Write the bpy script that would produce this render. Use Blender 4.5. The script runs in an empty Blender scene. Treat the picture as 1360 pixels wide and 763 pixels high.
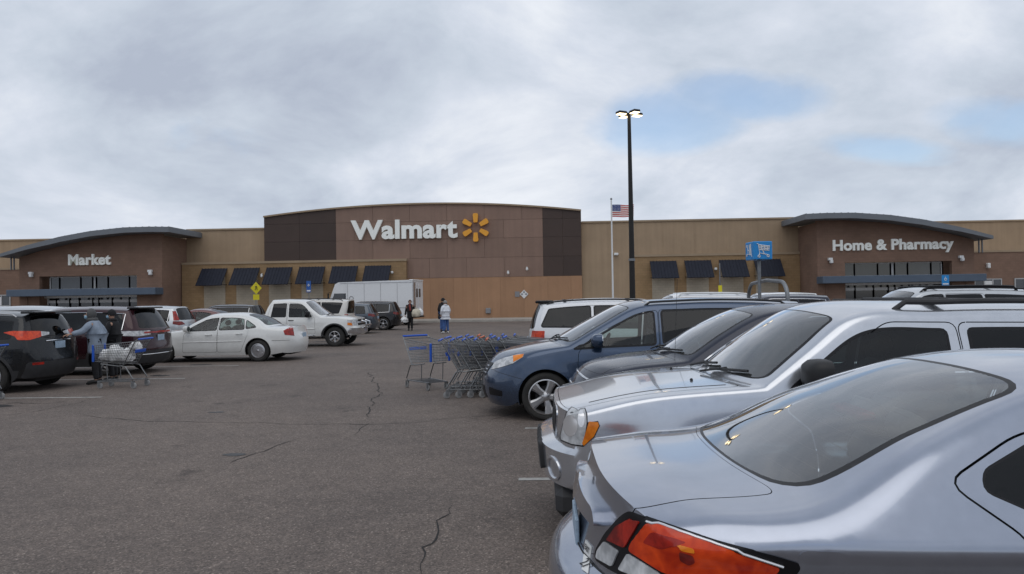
import bpy, bmesh, math, random
import numpy as np
from mathutils import Vector, Matrix, noise
from mathutils.bvhtree import BVHTree
from mathutils.geometry import delaunay_2d_cdt

SC = bpy.context.scene
COL = SC.collection
rng = random.Random(7)
R_ = math.radians

# ------------------------------------------------------------------ camera
F_PX, CX, CY, CAM_H = 960.0, 680.0, 381.5, 1.78        # focal length and centre in pixels of the 1360x763 photograph
_y, _p, _r = R_(2.39), R_(0.836), R_(0.9)
FW = Vector((-math.sin(_y)*math.cos(_p), math.cos(_y)*math.cos(_p), math.sin(_p)))
_rt = Vector((math.cos(_y), math.sin(_y), 0)); _up = _rt.cross(FW)
RT = _rt*math.cos(_r) - _up*math.sin(_r)
UP = _up*math.cos(_r) + _rt*math.sin(_r)
CAM = Vector((0, 0, CAM_H))
cd = bpy.data.cameras.new('camera'); cam = bpy.data.objects.new('camera', cd); COL.objects.link(cam)
m = Matrix((RT, UP, -FW)).transposed().to_4x4(); m.translation = CAM
cam.matrix_world = m
cd.sensor_width = 36; cd.lens = F_PX/1360*36; cd.clip_start = 0.05; cd.clip_end = 3000
SC.camera = cam

def ray(px, py): return FW + RT*((px-CX)/F_PX) - UP*((py-CY)/F_PX)
def atY(px, py, Y):
    d = ray(px, py); return CAM + d*(Y/d.y)
def ground(px, py, Z=0.0):
    d = ray(px, py); return CAM + d*((Z-CAM_H)/d.z)

# ------------------------------------------------------------------ world: cloudy daylight
W = bpy.data.worlds.new('World'); SC.world = W; W.use_nodes = True
nt = W.node_tree; nt.nodes.clear()
def wn(t, **k):
    n = nt.nodes.new(t)
    for a, b in k.items(): setattr(n, a, b)
    return n
def mth(tree, op, a, b=None, clamp=False):
    n = tree.nodes.new('ShaderNodeMath'); n.operation = op; n.use_clamp = clamp
    for i, v in enumerate((a, b)):
        if v is None: continue
        if isinstance(v, (int, float)): n.inputs[i].default_value = v
        else: tree.links.new(v, n.inputs[i])
    return n.outputs[0]
SUN_EL, SUN_AZ = R_(62), R_(190)
sky = wn('ShaderNodeTexSky', sky_type='NISHITA', sun_disc=False, sun_elevation=SUN_EL, sun_rotation=SUN_AZ)
bg_sky = wn('ShaderNodeBackground'); bg_sky.inputs[1].default_value = 0.15
nt.links.new(sky.outputs[0], bg_sky.inputs[0])
tc = wn('ShaderNodeTexCoord'); sep = wn('ShaderNodeSeparateXYZ'); nt.links.new(tc.outputs['Generated'], sep.inputs[0])
zc = mth(nt, 'ADD', mth(nt, 'MAXIMUM', sep.outputs[2], 0.0), 0.34)
comb = wn('ShaderNodeCombineXYZ')
nt.links.new(mth(nt, 'DIVIDE', sep.outputs[0], zc), comb.inputs[0])
nt.links.new(mth(nt, 'DIVIDE', sep.outputs[1], zc), comb.inputs[1])
comb.inputs[2].default_value = 3.7
def fbm(scale, detail, rough, vec, dist=0.0):
    n = wn('ShaderNodeTexNoise'); n.inputs['Scale'].default_value = scale; n.inputs['Detail'].default_value = detail
    n.inputs['Roughness'].default_value = rough; n.inputs['Distortion'].default_value = dist
    nt.links.new(vec, n.inputs['Vector']); return n.outputs['Fac']
def ramp(tree, fac, stops):
    n = tree.nodes.new('ShaderNodeValToRGB'); cr = n.color_ramp
    while len(cr.elements) > 1: cr.elements.remove(cr.elements[-1])
    cr.elements[0].position = stops[0][0]; cr.elements[0].color = (*stops[0][1], 1)
    for p_, c_ in stops[1:]:
        e = cr.elements.new(p_); e.color = (*c_, 1)
    tree.links.new(fac, n.inputs[0]); return n.outputs[0]
big = fbm(2.1, 9, 0.56, comb.outputs[0], 0.5)
map2 = wn('ShaderNodeMapping'); map2.inputs['Location'].default_value = (4.3, 1.9, 0.4); nt.links.new(comb.outputs[0], map2.inputs[0])
shade = fbm(1.55, 10, 0.58, map2.outputs[0], 0.35)
map3 = wn('ShaderNodeMapping'); map3.inputs['Location'].default_value = (2.1, -1.35, 1.2); nt.links.new(comb.outputs[0], map3.inputs[0])
gap = fbm(0.9, 7, 0.5, map3.outputs[0], 0.2)
ccol = ramp(nt, shade, [(0.32, (0.42, 0.47, 0.57)), (0.44, (0.54, 0.60, 0.69)), (0.53, (0.64, 0.69, 0.78)), (0.60, (0.73, 0.77, 0.84)), (0.72, (0.86, 0.89, 0.94))])
bg_c = wn('ShaderNodeBackground'); nt.links.new(ccol, bg_c.inputs[0]); bg_c.inputs[1].default_value = 1.0
def blob(px, py, rx, ry):                      # a break in the clouds: where it lies in the sky, and its size
    d = ray(px, py).normalized(); q = 1/(max(d.z, 0)+.34); x0, y0 = d.x*q, d.y*q
    sp2 = wn('ShaderNodeSeparateXYZ'); nt.links.new(comb.outputs[0], sp2.inputs[0])
    ax = mth(nt, 'DIVIDE', mth(nt, 'SUBTRACT', sp2.outputs[0], x0), rx); ay = mth(nt, 'DIVIDE', mth(nt, 'SUBTRACT', sp2.outputs[1], y0), ry)
    r2 = mth(nt, 'ADD', mth(nt, 'MULTIPLY', ax, ax), mth(nt, 'MULTIPLY', ay, ay))
    return mth(nt, 'SUBTRACT', 1.0, r2, True)
bl = mth(nt, 'MAXIMUM', mth(nt, 'MAXIMUM', blob(880, 160, .22, .20), blob(985, 125, .26, .13)), mth(nt, 'MAXIMUM', blob(1340, 165, .22, .13), blob(1180, 200, .22, .10)))
g1 = mth(nt, 'ADD', mth(nt, 'ADD', mth(nt, 'MULTIPLY', gap, 0.45), mth(nt, 'MULTIPLY', big, 0.45)), mth(nt, 'MULTIPLY', bl, 0.22))
mask = ramp(nt, g1, [(0.50, (1, 1, 1)), (0.565, (0.72, 0.72, 0.72)), (0.60, (0.45, 0.45, 0.45)), (0.70, (0.22, 0.22, 0.22))])
mx = wn('ShaderNodeMixShader'); nt.links.new(mask, mx.inputs[0]); nt.links.new(bg_sky.outputs[0], mx.inputs[1]); nt.links.new(bg_c.outputs[0], mx.inputs[2])
wo = wn('ShaderNodeOutputWorld'); nt.links.new(mx.outputs[0], wo.inputs[0])

sl = bpy.data.lights.new('sun', 'SUN'); sl.energy = 0.6; sl.angle = R_(50); sl.color = (1, 0.95, 0.88)
sun = bpy.data.objects.new('sun', sl); COL.objects.link(sun)
sun.location = (0, -20, 60)
_sd = Vector((math.sin(SUN_AZ)*math.cos(SUN_EL), math.cos(SUN_AZ)*math.cos(SUN_EL), math.sin(SUN_EL)))
sun.rotation_euler = _sd.to_track_quat('Z', 'Y').to_euler()
vs = SC.view_settings; vs.view_transform = 'Standard'; vs.look = 'None'; vs.exposure = 0.08; vs.gamma = 1.0

# ------------------------------------------------------------------ materials
MATS = {}
def mat(name, col=(0.5, 0.5, 0.5), rough=0.6, metal=0.0, var=0.0, scale=5.0, bump=0.0, bscale=None, coat=0.0, emit=0.0, spec=0.5, col2=None, detail=6, dirt=0.0, alpha=None, trans=0.0, streak=0.0):
    if name in MATS: return MATS[name]
    m = bpy.data.materials.new(name); m.use_nodes = True; t = m.node_tree
    b = t.nodes['Principled BSDF']
    b.inputs['Roughness'].default_value = rough; b.inputs['Metallic'].default_value = metal
    b.inputs['Coat Weight'].default_value = coat; b.inputs['Coat Roughness'].default_value = 0.04
    b.inputs['Specular IOR Level'].default_value = spec
    b.inputs['Base Color'].default_value = (*col, 1)
    if trans: b.inputs['Transmission Weight'].default_value = trans
    if emit:
        b.inputs['Emission Color'].default_value = (*col, 1); b.inputs['Emission Strength'].default_value = emit
    if var or bump or dirt:
        tcn = t.nodes.new('ShaderNodeTexCoord')
        nz = t.nodes.new('ShaderNodeTexNoise'); nz.inputs['Scale'].default_value = scale; nz.inputs['Detail'].default_value = detail
        nz.inputs['Roughness'].default_value = 0.6
        t.links.new(tcn.outputs['Object'], nz.inputs['Vector'])
        if var:
            c2 = col2 or tuple(c*(1+var) for c in col); c1 = tuple(c*(1-var) for c in col) if col2 is None else col
            o = ramp(t, nz.outputs['Fac'], [(0.3, c1), (0.7, c2)])
            if streak:                       # rain streaks running down the wall
                mps = t.nodes.new('ShaderNodeMapping'); mps.inputs['Scale'].default_value = (2.2, 2.2, .10); t.links.new(tcn.outputs['Object'], mps.inputs[0])
                ns = t.nodes.new('ShaderNodeTexNoise'); ns.inputs['Scale'].default_value = 1.6; ns.inputs['Detail'].default_value = 7; t.links.new(mps.outputs[0], ns.inputs['Vector'])
                ms = t.nodes.new('ShaderNodeMix'); ms.data_type = 'RGBA'; ms.blend_type = 'MULTIPLY'; ms.inputs[0].default_value = 1
                t.links.new(o, ms.inputs[6]); t.links.new(ramp(t, ns.outputs['Fac'], [(.35, (1-streak,)*3), (.6, (1+streak*.5,)*3)]), ms.inputs[7]); o = ms.outputs[2]
            if dirt:
                sp = t.nodes.new('ShaderNodeSeparateXYZ'); t.links.new(tcn.outputs['Object'], sp.inputs[0])
                n2 = t.nodes.new('ShaderNodeTexNoise'); n2.inputs['Scale'].default_value = 3.0; n2.inputs['Detail'].default_value = 8
                t.links.new(tcn.outputs['Object'], n2.inputs['Vector'])
                h = mth(t, 'ADD', mth(t, 'MULTIPLY', sp.outputs[2], -1.6), mth(t, 'ADD', mth(t, 'MULTIPLY', n2.outputs['Fac'], 1.0), 0.55), True)
                fac = mth(t, 'MULTIPLY', h, dirt)
                mxn = t.nodes.new('ShaderNodeMix'); mxn.data_type = 'RGBA'
                t.links.new(fac, mxn.inputs[0]); t.links.new(o, mxn.inputs[6]); mxn.inputs[7].default_value = (0.20, 0.18, 0.165, 1)
                o = mxn.outputs[2]
                t.links.new(mth(t, 'ADD', mth(t, 'MULTIPLY', fac, 0.5), mth(t, 'ADD', mth(t, 'MULTIPLY', nz.outputs['Fac'], 0.08), rough-0.04)), b.inputs['Roughness'])
                if metal: t.links.new(mth(t, 'MULTIPLY', mth(t, 'SUBTRACT', 1.0, fac), metal), b.inputs['Metallic'])
                if coat: t.links.new(mth(t, 'MULTIPLY', mth(t, 'SUBTRACT', 1.0, mth(t, 'MULTIPLY', fac, 1.1, True)), coat), b.inputs['Coat Weight'])
            t.links.new(o, b.inputs['Base Color'])
        if bump:
            bn = t.nodes.new('ShaderNodeTexNoise'); bn.inputs['Scale'].default_value = bscale or scale*6; bn.inputs['Detail'].default_value = 4
            t.links.new(tcn.outputs['Object'], bn.inputs['Vector'])
            bp = t.nodes.new('ShaderNodeBump'); bp.inputs['Strength'].default_value = bump; bp.inputs['Distance'].default_value = 0.02
            t.links.new(bn.outputs['Fac'], bp.inputs['Height']); t.links.new(bp.outputs[0], b.inputs['Normal'])
    MATS[name] = m; return m

def glass_mat(name, tint=(0.55, 0.62, 0.6), ior=1.5, rough=0.02, dust=0.05, refl=1.3):
    if name in MATS: return MATS[name]
    m = bpy.data.materials.new(name); m.use_nodes = True; t = m.node_tree; t.nodes.clear()
    tr = t.nodes.new('ShaderNodeBsdfTransparent'); tr.inputs[0].default_value = (*tint, 1)
    gl = t.nodes.new('ShaderNodeBsdfGlossy'); gl.inputs['Roughness'].default_value = rough; gl.inputs[0].default_value = (0.95, 0.97, 1, 1)
    fr = t.nodes.new('ShaderNodeFresnel'); fr.inputs[0].default_value = ior
    fa = mth(t, 'MULTIPLY', fr.outputs[0], refl, True)
    mxs = t.nodes.new('ShaderNodeMixShader'); t.links.new(fa, mxs.inputs[0]); t.links.new(tr.outputs[0], mxs.inputs[1]); t.links.new(gl.outputs[0], mxs.inputs[2])
    # thin film of road dust
    tcn = t.nodes.new('ShaderNodeTexCoord'); nz = t.nodes.new('ShaderNodeTexNoise'); nz.inputs['Scale'].default_value = 3.5; nz.inputs['Detail'].default_value = 8; nz.inputs['Roughness'].default_value = .65
    mp = t.nodes.new('ShaderNodeMapping'); mp.inputs['Scale'].default_value = (1.0, 3.0, 1.0); t.links.new(tcn.outputs['Object'], mp.inputs[0]); t.links.new(mp.outputs[0], nz.inputs['Vector'])
    df = t.nodes.new('ShaderNodeBsdfDiffuse'); df.inputs[0].default_value = (.42, .41, .39, 1)
    mx2 = t.nodes.new('ShaderNodeMixShader'); t.links.new(mth(t, 'MULTIPLY', nz.outputs['Fac'], dust*2), mx2.inputs[0]); t.links.new(mxs.outputs[0], mx2.inputs[1]); t.links.new(df.outputs[0], mx2.inputs[2]); mxs = mx2
    o = t.nodes.new('ShaderNodeOutputMaterial'); t.links.new(mxs.outputs[0], o.inputs[0])
    MATS[name] = m; return m

# ------------------------------------------------------------------ mesh helpers
class MB:
    def __init__(s): s.v = []; s.f = []; s.mi = []; s.cur = 0
    def add(s, vs, fs):
        o = len(s.v); s.v += [tuple(v) for v in vs]
        for f in fs: s.f.append([i+o for i in f]); s.mi.append(s.cur)
        return s
    def box(s, x0, y0, z0, x1, y1, z1, M=None):
        vs = [Vector((x, y, z)) for z in (z0, z1) for y in (y0, y1) for x in (x0, x1)]
        if M: vs = [M @ v for v in vs]
        return s.add(vs, [(0, 2, 3, 1), (4, 5, 7, 6), (0, 1, 5, 4), (2, 6, 7, 3), (0, 4, 6, 2), (1, 3, 7, 5)])
    def cbox(s, c, d, M=None):
        return s.box(c[0]-d[0]/2, c[1]-d[1]/2, c[2]-d[2]/2, c[0]+d[0]/2, c[1]+d[1]/2, c[2]+d[2]/2, M)
    def rbox(s, x0, y0, z0, x1, y1, z1, r, M=None):   # box with chamfered edges
        pts = []
        for z, q in ((z0, r), (z0+r, 0), (z1-r, 0), (z1, r)):
            for (x, y) in ((x0+q, y0+max(r, q)), (x0+max(r, q), y0+q), (x1-max(r, q), y0+q), (x1-q, y0+max(r, q)),
                           (x1-q, y1-max(r, q)), (x1-max(r, q), y1-q), (x0+max(r, q), y1-q), (x0+q, y1-max(r, q))):
                v = Vector((x, y, z)); pts.append(M @ v if M else v)
        fs = [tuple(range(7, -1, -1)), tuple(range(24, 32))]
        for k in range(3):
            for i in range(8): fs.append((k*8+i, k*8+(i+1) % 8, k*8+8+(i+1) % 8, k*8+8+i))
        return s.add(pts, fs)
    def tube(s, pts, r, n=6, closed=False, cap=True):
        pts = [Vector(p) for p in pts]; N = len(pts); rs = r if isinstance(r, (list, tuple)) else [r]*N
        up = None; o = len(s.v); rings = []
        for i, p in enumerate(pts):
            a = pts[(i-1) % N] if (i or closed) else p; b = pts[(i+1) % N] if (i < N-1 or closed) else p
            d = (b-a)
            d = d.normalized() if d.length > 1e-9 else Vector((0, 0, 1))
            if up is None:
                up = Vector((0, 0, 1)) if abs(d.z) < 0.9 else Vector((1, 0, 0))
            x = d.cross(up)
            if x.length < 1e-6: x = d.orthogonal()
            x.normalize(); up = x.cross(d).normalized()
            rings.append([p + (x*math.cos(t)+up*math.sin(t))*rs[i] for t in (2*math.pi*k/n for k in range(n))])
        vs = [v for rg in rings for v in rg]; fs = []
        for i in range(N if closed else N-1):
            j = (i+1) % N
            for k in range(n): fs.append((i*n+k, i*n+(k+1) % n, j*n+(k+1) % n, j*n+k))
        if cap and not closed: fs += [tuple(range(n-1, -1, -1)), tuple((N-1)*n+k for k in range(n))]
        return s.add(vs, fs)
    def lathe(s, prof, n=24, M=None, cap=False):       # profile (radius, z) about z
        vs = []; fs = []; m_ = len(prof)
        for i in range(n):
            a = 2*math.pi*i/n
            for r, z in prof:
                v = Vector((r*math.cos(a), r*math.sin(a), z)); vs.append(M @ v if M else v)
        for i in range(n):
            j = (i+1) % n
            for k in range(m_-1): fs.append((i*m_+k, j*m_+k, j*m_+k+1, i*m_+k+1))
        if cap: fs += [tuple(i*m_ for i in range(n-1, -1, -1)), tuple(i*m_+m_-1 for i in range(n))]
        return s.add(vs, fs)
    def prism(s, poly, d0, d1, M=None):               # 2D polygon (x, y) extruded in z
        n = len(poly); vs = [Vector((x, y, d0)) for x, y in poly] + [Vector((x, y, d1)) for x, y in poly]
        if M: vs = [M @ v for v in vs]
        return s.add(vs, [tuple(range(n-1, -1, -1)), tuple(range(n, 2*n))] + [(i, (i+1) % n, n+(i+1) % n, n+i) for i in range(n)])
    def ball(s, c, r, nu=10, nv=7, sc=(1, 1, 1), M=None, nz=0.0):
        c = Vector(c); vs = []; fs = []
        for j in range(nv+1):
            th = math.pi*j/nv
            for i in range(nu):
                ph = 2*math.pi*i/nu
                d = Vector((math.sin(th)*math.cos(ph)*sc[0], math.sin(th)*math.sin(ph)*sc[1], math.cos(th)*sc[2]))
                k = 1 + (nz*noise.noise(d*3 + c*5) if nz else 0)
                v = c + d*r*k; vs.append(M @ v if M else v)
        for j in range(nv):
            for i in range(nu): fs.append((j*nu+i, j*nu+(i+1) % nu, (j+1)*nu+(i+1) % nu, (j+1)*nu+i))
        return s.add(vs, fs)
    def grid(s, rows):
        n = len(rows[0]); vs = [v for r in rows for v in r]
        return s.add(vs, [(i*n+k, i*n+k+1, (i+1)*n+k+1, (i+1)*n+k) for i in range(len(rows)-1) for k in range(n-1)])
    def mesh(s, name, mats, smooth=False, off=None):
        me = bpy.data.meshes.new(name)
        vs = s.v if off is None else [(v[0]-off[0], v[1]-off[1], v[2]-off[2]) for v in s.v]
        me.from_pydata(vs, [], s.f)
        for m_ in (mats if isinstance(mats, (list, tuple)) else [mats]): me.materials.append(m_)
        me.polygons.foreach_set('material_index', s.mi)
        me.validate(); me.update()
        if smooth: smooth_by_angle(me, smooth if smooth is not True else 40)
        return me
    def build(s, name, mats, parent=None, smooth=False, off=None, loc=None):
        if parent is not None and off is None: off = OFF.get(parent.name)
        o = link(name, s.mesh(name, mats, smooth, off), parent, loc)
        if off is not None: OFF[o.name] = off
        return o
OFF = {}
def smooth_by_angle(me, deg):
    bm = bmesh.new(); bm.from_mesh(me)
    bmesh.ops.remove_doubles(bm, verts=bm.verts, dist=1e-5)
    bmesh.ops.recalc_face_normals(bm, faces=bm.faces)
    lim = R_(deg)
    for f in bm.faces: f.smooth = True
    for e in bm.edges:
        if len(e.link_faces) == 2 and e.calc_face_angle(0) > lim: e.smooth = False
    bm.to_mesh(me); bm.free()
def link(name, me, parent=None, loc=None):
    o = bpy.data.objects.new(name, me); COL.objects.link(o)
    if parent is not None: o.parent = parent
    if loc is not None: o.location = loc
    return o
def tag(o, label=None, cat=None, group=None, kind=None):
    for k, v in (('label', label), ('category', cat), ('group', group), ('kind', kind)):
        if v: o[k] = v
    return o
def thing(name, label, cat, loc=(0, 0, 0), rz=0.0, group=None, world=False):
    o = bpy.data.objects.new(name, None); COL.objects.link(o); o.location = loc; o.rotation_euler = (0, 0, rz)
    o.empty_display_size = 0.1
    tag(o, label, cat, group)
    if world: OFF[o.name] = tuple(loc)      # parts are given in world coordinates
    return o
def copy_tree(o, parent=None):
    c = o.copy(); COL.objects.link(c)
    if parent is not None: c.parent = parent
    for ch in o.children: copy_tree(ch, c)
    return c
# ------------------------------------------------------------------ ground
def asphalt():
    m = bpy.data.materials.new('asphalt'); m.use_nodes = True; t = m.node_tree; b = t.nodes['Principled BSDF']
    g = t.nodes.new('ShaderNodeNewGeometry')
    def nz(scale, detail, rough=0.6):
        n = t.nodes.new('ShaderNodeTexNoise'); n.inputs['Scale'].default_value = scale; n.inputs['Detail'].default_value = detail; n.inputs['Roughness'].default_value = rough
        t.links.new(g.outputs['Position'], n.inputs['Vector']); return n.outputs['Fac']
    vo = t.nodes.new('ShaderNodeTexVoronoi'); vo.inputs['Scale'].default_value = 85; t.links.new(g.outputs['Position'], vo.inputs['Vector'])
    stone = ramp(t, vo.outputs['Color'], [(0.0, (0.074, 0.060, 0.053)), (0.45, (0.131, 0.107, 0.094)), (0.8, (0.185, 0.151, 0.131)), (1.0, (0.37, 0.31, 0.27))])
    vo2 = t.nodes.new('ShaderNodeTexVoronoi'); vo2.inputs['Scale'].default_value = 30; t.links.new(g.outputs['Position'], vo2.inputs['Vector'])
    st2 = ramp(t, vo2.outputs['Color'], [(0.0, (0.85, 0.85, 0.85)), (0.6, (1, 1, 1)), (1.0, (1.15, 1.13, 1.1))])
    big = ramp(t, nz(0.35, 7), [(0.32, (0.80, 0.80, 0.81)), (0.5, (1, 0.99, 0.98)), (0.7, (1.14, 1.12, 1.09))])
    mid = ramp(t, nz(2.6, 6, 0.7), [(0.3, (0.86, 0.86, 0.86)), (0.7, (1.12, 1.12, 1.12))])
    def mul(a, c):
        n = t.nodes.new('ShaderNodeMix'); n.data_type = 'RGBA'; n.blend_type = 'MULTIPLY'; n.inputs[0].default_value = 1
        t.links.new(a, n.inputs[6]); t.links.new(c, n.inputs[7]); return n.outputs[2]
    col = mul(mul(mul(stone, st2), big), mid)
    # worn drips of oil in the stalls
    st = nz(1.15, 4); oil = ramp(t, st, [(0.64, (1, 1, 1)), (0.72, (0.55, 0.55, 0.56))])
    col = mul(col, oil)
    t.links.new(col, b.inputs['Base Color']); b.inputs['Roughness'].default_value = 0.82; b.inputs['Specular IOR Level'].default_value = 0.35
    bp = t.nodes.new('ShaderNodeBump'); bp.inputs['Strength'].default_value = 0.35; bp.inputs['Distance'].default_value = 0.006
    t.links.new(vo.outputs['Distance'], bp.inputs['Height']); t.links.new(bp.outputs[0], b.inputs['Normal'])
    return m
M_ASPH = asphalt()
gm = MB()
gm.add([(-900, -300, 0), (900, -300, 0), (900, 1500, 0), (-900, 1500, 0)], [(0, 1, 2, 3)])
lot = gm.build('parking_lot', M_ASPH); tag(lot, 'worn brown-grey asphalt parking lot', None, kind='structure')

M_LINE = mat('line_paint', (0.33, 0.32, 0.30), 0.7, var=0.35, scale=9, detail=10)
def stall_line(x0, x1, y, w=0.10):
    mb = MB(); n = 14; up, dn = [], []
    for i in range(n+1):
        x = x0+(x1-x0)*i/n
        up.append((x, y+w/2+rng.uniform(-.008, .008), .004)); dn.append((x, y-w/2+rng.uniform(-.008, .008), .004))
    mb.grid([dn, up]); o = mb.build('stall_line', M_LINE, lot); return o
LEFT_Y = [13.48-3.19*k for k in (2, 1)] + [13.48+3.19*k for k in range(0, 12)]
for y in LEFT_Y: stall_line(-13.6, -8.45+rng.uniform(-.05, .05), y)
RIGHT_Y = [7.1+2.75*k for k in range(-2, 15)]
for y in RIGHT_Y: stall_line(-0.27+rng.uniform(-.03, .03), 5.3, y)
for y in RIGHT_Y[2:]: stall_line(5.35, 10.7, y)

M_CRACK = mat('crack_tar', (0.018, 0.017, 0.017), 0.9)
def crack(pix, w0=0.02, jag=0.05, seed=1):
    r = random.Random(seed); pts = [ground(*p) for p in pix]; fine = []
    for a, b in zip(pts, pts[1:]):
        n = max(2, int((b-a).length/0.09))
        for i in range(n):
            t_ = i/n; p = a.lerp(b, t_); d = (b-a).normalized(); q = Vector((-d.y, d.x, 0))
            k = noise.noise(p*2.3+Vector((seed, 0, 0)))*1.2+noise.noise(p*9.0)*.5
            fine.append((p+q*jag*k, q))
    fine.append((pts[-1], q)); L, Rr = [], []
    for i, (p, q) in enumerate(fine):
        e = min(1, i/4, (len(fine)-1-i)/4); w = w0*(0.25+0.75*e)*(0.35+1.1*abs(noise.noise(p*5.1+Vector((0, seed, 0)))))
        L.append((p.x-q.x*w, p.y-q.y*w, .0042)); Rr.append((p.x+q.x*w*r.uniform(.5, 1.2), p.y+q.y*w, .0042))
    mb = MB(); mb.grid([L, Rr]); return mb.build('crack', M_CRACK, lot)
crack([(556, 763), (566, 742), (563, 728), (578, 718), (582, 706), (580, 692), (596, 683), (600, 672)], .012, .05, 1)
crack([(490, 494), (494, 503), (503, 512), (502, 524), (494, 533), (492, 546), (488, 556)], .014, .10, 2)
crack([(488, 562), (480, 569), (470, 578)], .012, .06, 3)
crack([(110, 552), (190, 560), (280, 561), (370, 563), (440, 564), (500, 564), (570, 560), (620, 554), (680, 551)], .011, .06, 4)
crack([(300, 618), (322, 608), (350, 600), (372, 592), (396, 583)], .014, .06, 5)
crack([(0, 553), (40, 548), (95, 537), (135, 528)], .012, .06, 6)
crack([(0, 538), (15, 535), (60, 536), (100, 531)], .016, .10, 8)
crack([(648, 560), (690, 548), (720, 545)], .012, .05, 9)

M_OIL = mat('oil_stain', (0.022, 0.020, 0.019), 0.5, var=0.4, scale=9)
for (x_, y_, r_) in ((-9.9, 12.4, .32), (-10.6, 12.9, .22), (1.1, 9.1, .2), (-9.4, 17.4, .18), (-9.3, 24.6, .3), (-9.6, 31, .3), (.9, 7.4, .16), (-11.1, 13.1, .25), (-9.8, 20.3, .2), (-3.6, 8.3, .09), (-5.3, 11.5, .08), (-2.2, 19.4, .14), (-6.1, 7.2, .07)):
    n_ = 28; ring = [((1+.45*noise.noise(Vector((math.cos(6.283*k/n_)*1.7+x_, math.sin(6.283*k/n_)*1.7, y_))))*r_) for k in range(n_)]
    MB().add([(x_+ring[k]*math.cos(6.283*k/n_)*1.5, y_+ring[k]*math.sin(6.283*k/n_)*.8, .0035) for k in range(n_)], [tuple(range(n_))]).build('oil_stain', M_OIL, lot)

# pavement in front of the store
M_CONC = mat('concrete', (0.36, 0.335, 0.30), 0.85, var=0.15, scale=1.5, bump=0.2, bscale=40)
mb = MB(); mb.box(-70, 54.2, -0.3, 70, 70, 0.14); pave = mb.build('pavement', M_CONC); tag(pave, 'concrete pavement along the store front', kind='structure')
mb = MB()
for x in range(-60, 61, 3): mb.box(x-1.49, 54.05, -0.2, x+1.49, 54.2, 0.15)
mb.build('kerb', M_CONC, pave)

# ------------------------------------------------------------------ store
def brick_mat(name, c1, c2, mortar, scale=1.0):
    m = bpy.data.materials.new(name); m.use_nodes = True; t = m.node_tree; b = t.nodes['Principled BSDF']
    tcn = t.nodes.new('ShaderNodeTexCoord'); s_ = t.nodes.new('ShaderNodeSeparateXYZ'); t.links.new(tcn.outputs['Object'], s_.inputs[0])
    cb = t.nodes.new('ShaderNodeCombineXYZ'); t.links.new(mth(t, 'ADD', s_.outputs[0], s_.outputs[1]), cb.inputs[0]); t.links.new(s_.outputs[2], cb.inputs[1])
    bt = t.nodes.new('ShaderNodeTexBrick'); bt.inputs['Scale'].default_value = 1; bt.inputs['Brick Width'].default_value = 0.4*scale; bt.inputs['Row Height'].default_value = 0.2*scale
    bt.inputs['Mortar Size'].default_value = 0.008; bt.inputs['Color1'].default_value = (*c1, 1); bt.inputs['Color2'].default_value = (*c2, 1); bt.inputs['Mortar'].default_value = (*mortar, 1)
    t.links.new(cb.outputs[0], bt.inputs['Vector'])
    nz = t.nodes.new('ShaderNodeTexNoise'); nz.inputs['Scale'].default_value = 0.6; nz.inputs['Detail'].default_value = 8; t.links.new(tcn.outputs['Object'], nz.inputs['Vector'])
    v = ramp(t, nz.outputs['Fac'], [(0.3, (0.85, 0.85, 0.85)), (0.7, (1.1, 1.1, 1.1))])
    n = t.nodes.new('ShaderNodeMix'); n.data_type = 'RGBA'; n.blend_type = 'MULTIPLY'; n.inputs[0].default_value = 1
    t.links.new(bt.outputs['Color'], n.inputs[6]); t.links.new(v, n.inputs[7]); t.links.new(n.outputs[2], b.inputs['Base Color'])
    b.inputs['Roughness'].default_value = 0.9
    bp = t.nodes.new('ShaderNodeBump'); bp.inputs['Strength'].default_value = 0.3; bp.inputs['Distance'].default_value = 0.01; bp.invert = True
    t.links.new(bt.outputs['Fac'], bp.inputs['Height']); t.links.new(bp.outputs[0], b.inputs['Normal'])
    return m
B_BEIGE = mat('stucco_beige', (0.345, 0.252, 0.166), 0.9, streak=.06, var=0.10, scale=0.5, bump=0.15, bscale=60, detail=9)
B_TRIM = mat('stucco_trim', (0.33, 0.25, 0.17), 0.9, var=0.08, scale=1.0)
B_BRICK = brick_mat('block_tan', (0.315, 0.205, 0.108), (0.275, 0.178, 0.09), (0.22, 0.155, 0.09))
B_BROWN = brick_mat('block_brown', (0.222, 0.136, 0.098), (0.198, 0.122, 0.087), (0.17, 0.112, 0.082))
B_PANEL = [mat('panel_brown_%d' % i, (0.236*k, 0.153*k, 0.117*k), 0.75, streak=.05, var=0.06, scale=0.7, detail=8) for i, k in enumerate((1.0, 0.95, 1.05))]
B_DARK = [mat('panel_dark_%d' % i, (0.052*k, 0.032*k, 0.025*k), 0.6, var=0.08, scale=0.8) for i, k in enumerate((1.0, 0.92, 1.08))]
B_ORANGE = [mat('panel_tan_%d' % i, (0.355*k, 0.203*k, 0.116*k), 0.85, streak=.05, var=0.08, scale=0.5, detail=9) for i, k in enumerate((1.0, 0.96, 1.03))]
B_STONE = brick_mat('block_cream', (0.42, 0.36, 0.28), (0.38, 0.33, 0.26), (0.3, 0.26, 0.2))
M_ROOF = mat('grey_metal', (0.17, 0.185, 0.205), 0.55, 0.3, var=0.06, scale=1)
M_CANOPY = mat('slate_blue_metal', (0.085, 0.115, 0.16), 0.5, 0.2, var=0.08, scale=2)
M_AWN = mat('navy_metal', (0.016, 0.019, 0.031), 0.6, 0.0, var=0.15, scale=3, spec=0.2)
M_AWN2 = mat('navy_soffit', (0.012, 0.014, 0.02), 0.8)
M_FRAME = mat('aluminium_frame', (0.42, 0.42, 0.42), 0.45, 0.5)
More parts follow.
